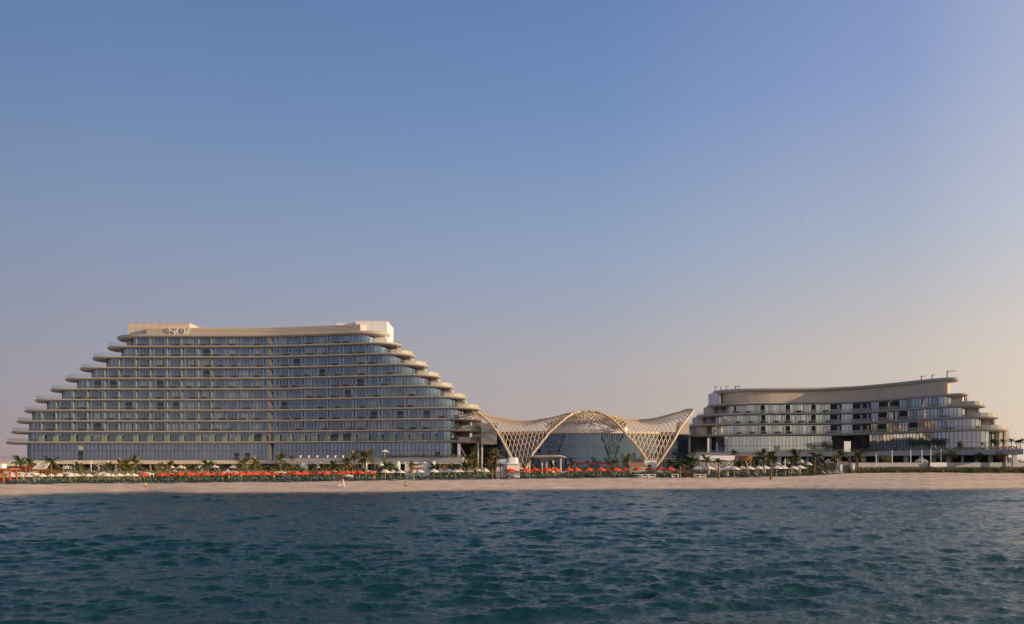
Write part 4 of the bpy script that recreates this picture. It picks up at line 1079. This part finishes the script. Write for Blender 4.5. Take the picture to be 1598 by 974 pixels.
    b = MB(); hz = ZP(716.5, Y)-z0; x0, x1 = S_(775-793, Y), S_(791.5-793, Y); b.box(((x0+x1)/2, 1.2, hz/2), (x1-x0, 3.4, hz), mat('hut_shaded_render', (.50, .52, .60), .7, noise=.04)); b.build('side_room', t)  # shade on the hut's left part is put into this blue-grey
    b = MB(); x0, x1 = S_(791.4-793, Y), S_(811-793, Y); h1 = ZP(724.5, Y)-z0; b.box(((x0+x1)/2, .6, h1/2), (x1-x0, 3.2, h1), white); b.build('main_room', t)
    b = MB(); h2 = ZP(714.2, Y)-z0; rings = []
    for s in range(6):
        k = s/5; rings.append([(x0+(x1-x0)*.43+ (x1-x0)*.46*c_*(1-.25*k*k), .6+1.5*s_*(1-.2*k*k), h1+.02+(h2-h1)*math.sin(k*math.pi/2)) for c_, s_ in [(math.copysign(abs(math.cos(a))**.5, math.cos(a)), math.copysign(abs(math.sin(a))**.5, math.sin(a))) for a in np.linspace(0, 2*math.pi, 25)[:-1]]])
    b.loft(rings, white); b.box(((x0+x1)/2, .5, h1+.1), (x1-x0+.5, 3.8, .2), white); b.build('roof', t)
    b = MB(); b.box((S_(806.5-793, Y), -1.9, .55), (S_(8, Y), 1.2, 1.1), white); b.build('plinth', t)
    # canopy pavilion
    Y = 236; t = T('bar_pavilion', 'open bar pavilion with thin curved cream roof in front of the lobby', 'pavilion', 851, Y); z0 = t.location.z
    b = MB(); rings = []
    for i, px in enumerate(np.linspace(818, 884, 25)):
        s = i/24; e = min(1, math.sin(math.pi*s)**.35+.08); yt = np.interp(px, [818,825,836,860,872,880,884],[714,712,711,710.8,710.3,711.8,714.5]); zt = ZP(yt, Y)-z0; th = .75*e
        x = S_(px-851, Y); d = 4.5*e; rings.append([(x, -d, zt-th*.55), (x, -d*1.02, zt-th*.3), (x, -d*.6, zt), (x, d, zt), (x, d, zt-th)])
    b.loft(rings, cream); b.build('roof', t)
    for px in (826, 846, 853, 862.5, 874.5):
        b = MB(); r = .28 if px != 862.5 else .55; b.lathe([(r*1.3, 0), (r, .3), (r*.9, ZP(715, Y)-z0)], (S_(px-851, Y), -1 if px in (826, 874.5) else 1.5, 0), cream, 8); split(b, 'column', t)
    b = MB(); b.box((0, 2.5, 1.3), (S_(40, Y), .3, 2.4), wood); b.build('bar_counter', t)
    # red pergola
    Y = 223; t = T('pergola', 'dark red timber pergola with a broad post among the red parasols', 'pergola', 928, Y); z0 = t.location.z
    b = MB(); z1 = ZP(723, Y)-z0; b.box((-.2, 0, z1), (S_(50, Y), .5, .55), rust)
    for k in range(16): b.box((-S_(23, Y)+k*S_(48, Y)/16, .9, z1+.1), (.12, 2.6, .22), rust)
    b.build('roof_beams', t); b = MB(); b.box((S_(21.5, Y), 0, z1/2), (S_(4.6, Y), .5, z1), rust); b.build('broad_post', t)
    b = MB(); 
    for x in (-4.2, -1): b.box((x, 0, z1/2), (.2, .2, z1), rust)
    split(b, 'post', t)
    # orange roofed bar and white block
    Y = 232; t = T('beach_bar', 'beach bar with sloping brown roof left of the right funnel base', 'bar', 996, Y); z0 = t.location.z
    b = MB(); zt, zb = ZP(721.8, Y)-z0, ZP(728, Y)-z0; w = S_(30, Y)/2; b.add([(-w, 2, zt), (w*.6, 2, zt), (w, -1.5, zb), (-w, -1.5, zb), (-w, 2, zt-.2), (w*.6, 2, zt-.2), (w, -1.5, zb-.2), (-w, -1.5, zb-.2)], [(0, 3, 2, 1), (4, 5, 6, 7), (0, 1, 5, 4), (1, 2, 6, 5), (2, 3, 7, 6), (3, 0, 4, 7)], wood); b.build('roof', t)
    b = MB(); b.box((0, 2.1, zb/2), (2*w*.8, .3, zb), cush); b.build('back_wall', t); b = MB(); b.box((0, -.8, .55), (2*w*.7, .5, 1.1), darkm); b.build('counter', t)
    Y = 240; t = T('kiosk', 'small cream kiosk block at the foot of the right lattice funnel', 'kiosk', 1015, Y); z0 = t.location.z; h = ZP(718.3, Y)-z0
    b = MB(); b.box((0, 1, h/2), (S_(19, Y), 3, h), white); b.box((0, 1, h+.08), (S_(19, Y)+.4, 3.4, .16), white); b.build('shell', t); b = MB(); b.box((-.4, -.55, h*.4), (1.1, .12, h*.6), darkm); b.build('door', t)
    # white daybed frames
    for i, (px, Y) in enumerate(((995,213),(1006.5,212.5),(1017.5,212.5),(1053,213),(1087,214),(1096,213))):
        X = XP(px, Y); t = thing('daybed', '%s low white framed daybed from the left, beside the three stout palms' % ordw(i), 'daybed', (X, Y, zg(X, Y)), 0, 'white framed daybeds on the sand edge')
        b = MB()
        for x in (-.8, .8):
            for y in (-.6, .6): b.box((x, y, .45), (.13, .13, .9), white)
        for x in (-.8, .8): b.box((x, 0, .92), (.13, 1.07, .12), white)
        b.box((0, -.6, .92), (1.75, .14, .12), white); b.box((0, .6, .92), (1.75, .14, .12), white); b.build('frame', t)
        b = MB(); b.box((0, 0, .35), (1.45, 1.1, .25), canvas); b.build('mattress', t)
    # funnel shaped timber shade
    Y = 226; t = T('funnel_shade', 'funnel shaped orange timber sunshade on a curved pole', 'sunshade', 1165, Y); z0 = t.location.z
    b = MB(); zt, zb = ZP(711.5, Y)-z0, ZP(721.5, Y)-z0; b.lathe([(.15, zb), (1.1, lerp(zb, zt, .45)), (2.3, zt), (2.2, zt), (1.0, lerp(zb, zt, .5)), (.05, zb+.1)], (-.3, 0, 0), wood, 20); b.build('canopy', t)
    b = MB(); b.tube([(.3, 0, 0), (.3, 0, zb*.6), (.1, 0, zb*.9), (-.25, 0, zb+.2)], .13, mat('pale_timber', (.6, .36, .16), .6), 8); b.tube([(.2, 0, zb*.85), (1.0, 0, zb+.3), (1.7, 0, lerp(zb, zt, .7))], .07, MATS['pale_timber'], 6); b.build('pole', t)
    # raised white terrace in front of right hotel
    Y = 262; t = T('terrace_block', 'white stepped terrace block with glass railing left of the funnel sunshade', 'terrace', 1116, Y); z0 = t.location.z
    b = MB(); b.box((0, 2, (ZP(719.5, Y)-z0)/2), (S_(52, Y), 8, ZP(719.5, Y)-z0), stone); b.build('base', t)
    b = MB(); b.box((0, 1.5, ZP(715, Y)-z0), (S_(54, Y), 8.5, 1.6), white); b.build('parapet', t)
    b = MB(); b.box((0, -2, ZP(710.3, Y)-z0), (S_(54, Y), .06, 1.4), railm); b.build('railing', t)
    # stairs
    Y = 231; t = T('beach_stairs', 'broad grey stone stairs with white cheek walls rising from the sand', 'stairs', 1322, Y); z0 = t.location.z
    b = MB()
    for k in range(9): b.box((0, k*.35+.2, .11+k*.2), (S_(16, Y), .36, .22+k*.4), stoneD)
    b.build('steps', t)
    b = MB()
    for s in (-1, 1): b.box((s*S_(9.6, Y), 1.4, 1.2), (.55, 3.4, 2.6), white)
    split(b, 'cheek_wall', t)
    # low white garden wall
    for x0, x1, yt, yb, Y, lab in ((1328,1448,722.5,731,240,'long low grey white garden wall right of the stairs'),(1451,1477,722,731,239,'short bright cream return of the garden wall'),(1478,1620,722.3,729,240,'low white garden wall at the far right')):
        Xa, Xb = XP(x0, Y), XP(x1, Y); z1 = ZP(yt, Y); b = MB(); b.box(((Xa+Xb)/2, Y, (z1+2)/2), (Xb-Xa, .5, z1-2), stone if 'bright' not in lab else white); b.box(((Xa+Xb)/2, Y, z1+.05), (Xb-Xa, .62, .1), stone)
        tag(b.build('garden_wall'), lab, 'wall')
    # bowls on podium deck
    for i, px in enumerate((471, 484, 497, 513, 525, 537)):
        Y = 283; X = XP(px, Y); t = MB(); t.lathe([(.2, 0), (.25, .25), (.5, .7), (.45, .75), (.1, .6)], (0, 0, 0), white, 10)
        tag(t.build('planter_bowl', loc=(X, Y-2, 8.5)), '%s white bowl planter from the left on the podium deck' % ordw(i), 'planter', 'white bowls on the podium deck')
    # davits on right hotel roof
    fcr = FCR
    for px, h, w, lab in ((1116, 1.4, .8, 'leftmost small davit on the right hotel roof'), (1125, 1.2, .4, 'second small davit on the right hotel roof'), (1133.5, 1.3, .4, 'third small davit on the right hotel roof'), (1147.5, 1.4, 1.6, 'twin framed davit on the right hotel roof'), (1451, 1.4, 1.2, 'left davit of the two short ones at the high roof end'), (1460, 1.5, 1.0, 'right davit of the two short ones at the high roof end'), (1479, 2.3, 2.8, 'tall crane with long arm at the end of the right hotel roof')):
        X = fcr.X(px, 5); Y = fcr.Y(X)+5; t = thing('roof_davit', lab, 'davit', (X, Y, 34.85))
        b = MB(); b.box((0, 0, h/2), (.22, .22, h), darkm); split(b, 'post', t); b = MB(); b.box((w/2, 0, h), (w+.2, .16, .18), darkm); b.bar((0, 0, h*.6), (w*.35, 0, h), .05, darkm); b.build('arm', t)
        if px == 1147.5: b = MB(); b.box((1.5, 0, h/2), (.16, .16, h), darkm); b.box((.8, 0, h/2), (.12, .12, h), darkm); split(b, 'post', t)
    # low building at far left
    Y = 330; X = XP(2, Y); t = thing('low_building', 'long low pale building behind the kiosk at the left edge', 'building', (X, Y, 3.8))
    b = MB(); b.box((-20, 0, 1.6), (58, 8, 3.2), slabm); b.build('wall', t); b = MB(); b.box((-20, 0, 3.3), (60, 9, .3), grey); b.build('roof', t)
    b = MB()
    for k in range(14): b.box((5-k*4, -4.05, 1.5), (2, .1, 1.6), pane)
    split(b, 'window', t)
    # kite train
    D = [(1249,345),(1260,358),(1273,374),(1298,401),(1325,429),(1351,458),(1380,486),(1410,516),(1442,548)]
    Y = 230; t = thing('kite_train', 'thin string of tiny dark kites slanting down the right sky', 'kite', P(1249, 345, Y)); inv = Matrix.Translation(-Vector(t.location))
    b = MB(); pp = [P(x, y, Y+i*2) for i, (x, y) in enumerate(D)]; b.tube(pp, .012, grey, 3); o = b.build('string', t); o.matrix_parent_inverse = inv
    for i, p in enumerate(pp):
        s = .16 if i == 0 else .10; b = MB(); b.add([p+Vector((-s, 0, 0)), p+Vector((0, -.05, -s*1.3)), p+Vector((s, 0, 0)), p+Vector((0, -.05, s*.8)), p+Vector((0, .08, 0))], [(0, 1, 2, 3), (0, 4, 1), (1, 4, 2), (2, 4, 3), (3, 4, 0)], darkm); o = b.build('kite', t); o.matrix_parent_inverse = inv

# ------------------------------------------------------------------ people
def skin_mesh(name, verts, edges, radii, m, levels=1):
    me = bpy.data.meshes.new(name); me.from_pydata(verts, edges, []); o = bpy.data.objects.new(name, me); COL.objects.link(o)
    o.modifiers.new('s', 'SKIN'); me.skin_vertices[0].data[0].use_root = True
    for i, r in enumerate(radii): me.skin_vertices[0].data[i].radius = (r, r) if not isinstance(r, tuple) else r
    sb = o.modifiers.new('b', 'SUBSURF'); sb.levels = levels; sb.render_levels = levels
    dg = bpy.context.evaluated_depsgraph_get(); me2 = bpy.data.meshes.new_from_object(o.evaluated_get(dg)); me2.name = name
    bpy.data.objects.remove(o); me2.materials.clear(); me2.materials.append(m); me2.polygons.foreach_set('use_smooth', [True]*len(me2.polygons)); me2.polygons.foreach_set('material_index', [0]*len(me2.polygons))
    return me2
def person(label, px, Y, pose, top, bottom, rz, z=None):
    X = XP(px, Y); t = thing('person', label, 'person', (X, Y, zg(X, Y) if z is None else z), rz)
    J = pose
    names = list(J); V = [J[n] for n in names]; ix = {n: i for i, n in enumerate(names)}
    E = [('pelvis','waist'),('waist','chest'),('chest','neck'),('neck','head'),('head','crown'),('head','nose'),('pelvis','hipL'),('hipL','kneeL'),('kneeL','ankL'),('ankL','toeL'),('pelvis','hipR'),('hipR','kneeR'),('kneeR','ankR'),('ankR','toeR'),
         ('chest','shL'),('shL','elL'),('elL','wrL'),('wrL','paL'),('chest','shR'),('shR','elR'),('elR','wrR'),('wrR','paR')]
    RR = dict(pelvis=.15, waist=.12, chest=.155, neck=.06, head=.10, crown=.085, nose=.02, hipL=.095, kneeL=.062, ankL=.042, toeL=.035, hipR=.095, kneeR=.062, ankR=.042, toeR=.035, shL=.06, elL=.042, wrL=.028, paL=.032, shR=.06, elR=.042, wrR=.028, paR=.032)
    rad = [RR[n] for n in names]; ed = [(ix[a], ix[b]) for a, b in E]
    link('body', skin_mesh('body', V, ed, rad, skin), t)
    # five separate bent fingers on each palm
    for s in 'LR':
        p = Vector(J['pa'+s]); d = (p-Vector(J['wr'+s])).normalized(); sd = d.cross(Vector((0, 1, 0))).normalized() if abs(d.y) < .9 else Vector((1, 0, 0)); b = MB()
        for k, l in enumerate((.07, .085, .09, .082, .065)):
            o = sd*(k-2)*.018; a = p+o
            if k == 0: b.tube([p-d*.03+sd*-.03, p+sd*-.07+d*.02, p+sd*-.07+d*.05], .010, skin, 6)
            else: b.tube([a, a+d*l*.5, a+d*l*.8+Vector((0, -.03, 0))], .009, skin, 6)
        b.build('fingers', t)
    def sub(ns, es, grow, m, nm):
        i2 = {n: i for i, n in enumerate(ns)}
        link(nm, skin_mesh(nm, [J[n] for n in ns], [(i2[a], i2[b]) for a, b in es], [RR[n]*grow for n in ns], m), t)
    sub(['waist','pelvis','chest','shL','elL','shR','elR'], [('waist','pelvis'),('waist','chest'),('chest','shL'),('shL','elL'),('chest','shR'),('shR','elR')], 1.22, top, 'shirt')
    sub(['pelvis','hipL','kneeL','hipR','kneeR'], [('pelvis','hipL'),('hipL','kneeL'),('pelvis','hipR'),('hipR','kneeR')], 1.18, bottom, 'shorts')
    b = MB(); c = Vector(J['crown']); b.lathe([(.105, -.06), (.112, 0), (.09, .07), (.04, .105), (.005, .115)], (c.x, c.y+.025, c.z-.0), hair, 12); b.build('hair', t, smooth=True)
    b = MB(); hd = Vector(J['head'])
    for s in (-1, 1): b.lathe([(.002, -.012), (.012, 0), (.002, .012)], (hd.x+s*.035, hd.y-.095, hd.z+.03), hair, 6)
    b.build('eyes', t)
    return t
def pose(kind):
    if kind == 'stand':
        return dict(pelvis=(0,0,.95), waist=(0,0,1.12), chest=(0,0,1.34), neck=(0,0,1.50), head=(0,-.02,1.60), crown=(0,0,1.68), nose=(0,-.12,1.60), hipL=(-.1,0,.88), kneeL=(-.12,-.03,.48), ankL=(-.12,.02,.08), toeL=(-.13,-.14,.04), hipR=(.1,0,.88), kneeR=(.12,-.03,.48), ankR=(.13,.02,.08), toeR=(.14,-.14,.04),
                    shL=(-.19,0,1.42), elL=(-.26,.02,1.14), wrL=(-.24,-.08,.90), paL=(-.24,-.11,.82), shR=(.19,0,1.42), elR=(.26,.02,1.14), wrR=(.24,-.08,.90), paR=(.24,-.11,.82))
    if kind == 'stride':        # walking towards -x ... legs apart along x
        return dict(pelvis=(0,0,.90), waist=(-.03,0,1.07), chest=(-.06,0,1.30), neck=(-.08,0,1.46), head=(-.11,-.01,1.56), crown=(-.10,0,1.64), nose=(-.21,-.03,1.56), hipL=(-.02,-.1,.84), kneeL=(-.26,-.11,.50), ankL=(-.24,-.11,.08), toeL=(-.40,-.12,.05), hipR=(.02,.1,.84), kneeR=(.20,.1,.47), ankR=(.50,.1,.22), toeR=(.50,.1,.06),
                    shL=(-.06,-.19,1.38), elL=(.14,-.25,1.16), wrL=(.02,-.25,.95), paL=(-.04,-.25,.88), shR=(-.06,.19,1.38), elR=(-.26,.24,1.18), wrR=(-.44,.2,1.30), paR=(-.50,.2,1.36))
    return dict(pelvis=(0,0,.10), waist=(0,.03,.28), chest=(0,.02,.50), neck=(0,0,.66), head=(0,-.03,.76), crown=(0,0,.84), nose=(0,-.13,.76), hipL=(-.1,-.05,.08), kneeL=(-.14,-.46,.10), ankL=(-.14,-.50,-.32), toeL=(-.14,-.64,-.36), hipR=(.1,-.05,.08), kneeR=(.14,-.46,.10), ankR=(.14,-.50,-.32), toeR=(.14,-.64,-.36),
                shL=(-.19,0,.58), elL=(-.27,-.06,.32), wrL=(-.20,-.28,.24), paL=(-.17,-.36,.22), shR=(.19,0,.58), elR=(.27,-.06,.32), wrR=(.20,-.28,.24), paR=(.17,-.36,.22))
def people():
    def ysh(px, k): return KS/(np.interp(px, SHx, [t[1] for t in SH])-HY)+k
    person('person in a yellow shirt and dark red shorts standing at the waterline on the left', 227.3, ysh(227, 2), pose('stand'), yellow, redsh, .5)
    person('person in a yellow shirt and red shorts striding along the waterline before the white pavilion', 633.5, ysh(633, 3.5), pose('stride'), yellow, redsh, 0)
    Y = ysh(533, 10); X = XP(533.5, Y); z = zg(X, Y)
    t = thing('lifeguard_chair', 'white wooden lifeguard chair standing on the sand', 'lifeguard chair', (X, Y, z))
    b = MB()
    for sx in (-1, 1):
        for sy in (-1, 1): b.bar((sx*.62, sy*.55, 0), (sx*.36, sy*.3, 1.0), .055, white)
    for zz in (.25, .5, .75): b.box((0, -.5+zz*.25, zz), (1.05-zz*.45, .06, .07), white)
    b.build('ladder_frame', t); b = MB(); b.box((0, 0, 1.02), (.8, .66, .06), white); b.build('seat', t); b = MB(); b.box((0, .33, 1.35), (.8, .05, .62), white); b.build('backrest', t)
    for s in (-1, 1): b = MB(); b.box((s*.4, 0, 1.28), (.07, .66, .05), white); b.box((s*.4, -.3, 1.15), (.06, .06, .24), white); b.build('armrest', t)
    person('person in red sitting on the white lifeguard chair', 533.5, Y, pose('sit'), redsh, redsh, 0, z+1.05)

# ------------------------------------------------------------------ light, sky, camera
def lighting():
    el, az = R(11.5), R(109)                 # azimuth clockwise from +Y (view direction)
    d = Vector((math.sin(az)*math.cos(el), math.cos(az)*math.cos(el), math.sin(el)))
    l = bpy.data.lights.new('sun', 'SUN'); l.energy = 5.0; l.angle = R(.6); l.color = (1, .74, .47)
    o = bpy.data.objects.new('sun', l); COL.objects.link(o); o.rotation_euler = (-d).to_track_quat('-Z', 'Y').to_euler()
    w = bpy.data.worlds.new('World'); sc.world = w; w.use_nodes = True; nt = w.node_tree; bg = nt.nodes['Background']; L = nt.links.new
    s = nt.nodes.new('ShaderNodeTexSky'); s.sky_type = 'NISHITA'; s.sun_disc = False; s.sun_elevation = el; s.sun_rotation = az
    s.air_density = 1.2; s.dust_density = 1.0; s.ozone_density = 3.0; s.altitude = 0
    STR = .15
    # coloured haze of the evening air: by height above the horizon and by angle from the sun
    tc = nt.nodes.new('ShaderNodeTexCoord'); sp = nt.nodes.new('ShaderNodeSeparateXYZ'); L(tc.outputs['Generated'], sp.inputs[0])
    def mth(op, a, b_=None):
        n = nt.nodes.new('ShaderNodeMath'); n.operation = op
        for k, q in enumerate((a, b_)):
            if q is None: continue
            if isinstance(q, (int, float)): n.inputs[k].default_value = q
            else: L(q, n.inputs[k])
        return n.outputs[0]
    ln = mth('SQRT', mth('ADD', mth('MULTIPLY', sp.outputs[0], sp.outputs[0]), mth('MULTIPLY', sp.outputs[1], sp.outputs[1])))
    dt = mth('ADD', mth('MULTIPLY', sp.outputs[0], math.sin(az)), mth('MULTIPLY', sp.outputs[1], math.cos(az)))
    a = mth('MULTIPLY', mth('ADD', mth('DIVIDE', dt, mth('MAXIMUM', ln, .001)), 1.0), .5)
    def lin(c): return tuple((q/255/12.92 if q/255 <= .04045 else ((q/255+.055)/1.055)**2.4)/STR for q in c)
    def ramp(stops):
        r = nt.nodes.new('ShaderNodeValToRGB'); e = r.color_ramp.elements
        while len(e) < len(stops): e.new(.5)
        for k, (p, c) in enumerate(stops): e[k].position = p; e[k].color = (*[q*STR for q in lin(c)], 1)
        L(a, r.inputs[0]); return r.outputs[0]
    rows = SKY
    elev = mth('ARCSINE', sp.outputs[2]); cur = ramp(rows[0][1])
    for (e0, r0), (e1, r1) in zip(rows[:-1], rows[1:]):
        mr = nt.nodes.new('ShaderNodeMapRange'); mr.inputs['From Min'].default_value = R(e0); mr.inputs['From Max'].default_value = R(e1); mr.interpolation_type = 'LINEAR'; L(elev, mr.inputs['Value'])
        mx = nt.nodes.new('ShaderNodeMix'); mx.data_type = 'RGBA'; L(mr.outputs[0], mx.inputs[0]); L(cur, mx.inputs[6]); L(ramp(r1), mx.inputs[7]); cur = mx.outputs[2]
    sc_ = nt.nodes.new('ShaderNodeVectorMath'); sc_.operation = 'SCALE'; L(cur, sc_.inputs[0]); sc_.inputs['Scale'].default_value = 1/STR
    mx = nt.nodes.new('ShaderNodeMix'); mx.data_type = 'RGBA'; mx.inputs[0].default_value = .93; L(s.outputs[0], mx.inputs[6]); L(sc_.outputs[0], mx.inputs[7])
    L(mx.outputs[2], bg.inputs[0]); bg.inputs[1].default_value = STR
# sky colour rows: elevation in degrees, then (0 = opposite the sun .. 1 = towards it, colour)
SKY = [(-1, [(0,(135,124,138)),(.14,(172,148,148)),(.39,(190,167,158)),(.56,(214,192,172)),(.67,(238,214,186)),(1,(255,232,185))]),
       (7, [(0,(128,130,155)),(.14,(157,152,163)),(.39,(178,171,173)),(.56,(204,192,183)),(.67,(231,215,198)),(1,(255,236,200))]),
       (15, [(0,(112,130,162)),(.14,(135,149,178)),(.39,(148,164,192)),(.56,(172,180,198)),(.67,(203,205,216)),(1,(240,232,220))]),
       (24, [(0,(88,115,158)),(.14,(107,134,177)),(.39,(116,144,190)),(.56,(141,159,202)),(.67,(184,190,214)),(1,(215,218,228))]),
       (36, [(0,(68,98,145)),(.14,(80,112,160)),(.39,(88,120,174)),(.56,(114,138,188)),(.67,(156,170,205)),(1,(190,200,225))]),
       (80, [(0,(52,84,135)),(.39,(60,92,145)),(.67,(70,102,155)),(1,(80,112,160))])]
def camera():
    c = bpy.data.cameras.new('camera'); o = bpy.data.objects.new('camera', c); COL.objects.link(o); sc.camera = o
    o.location = (0, 0, H); o.rotation_euler = (R(90), 0, 0)
    c.sensor_width = 36; c.lens = 36*F/1598; c.shift_y = (HY-487)/1598; c.clip_end = 20000; c.clip_start = .5

build_ground(); build_water()
FCL = left_hotel(); FCR, TXR = right_hotel(); lobby(); sign(FCL)
parasols(); loungers(); make_palms(); planting(); beach_club(); people()
lighting(); camera()
sc.view_settings.view_transform = 'Standard'; sc.view_settings.look = 'None'; sc.view_settings.exposure = 0; sc.view_settings.gamma = 1
sc.render.engine = 'CYCLES'
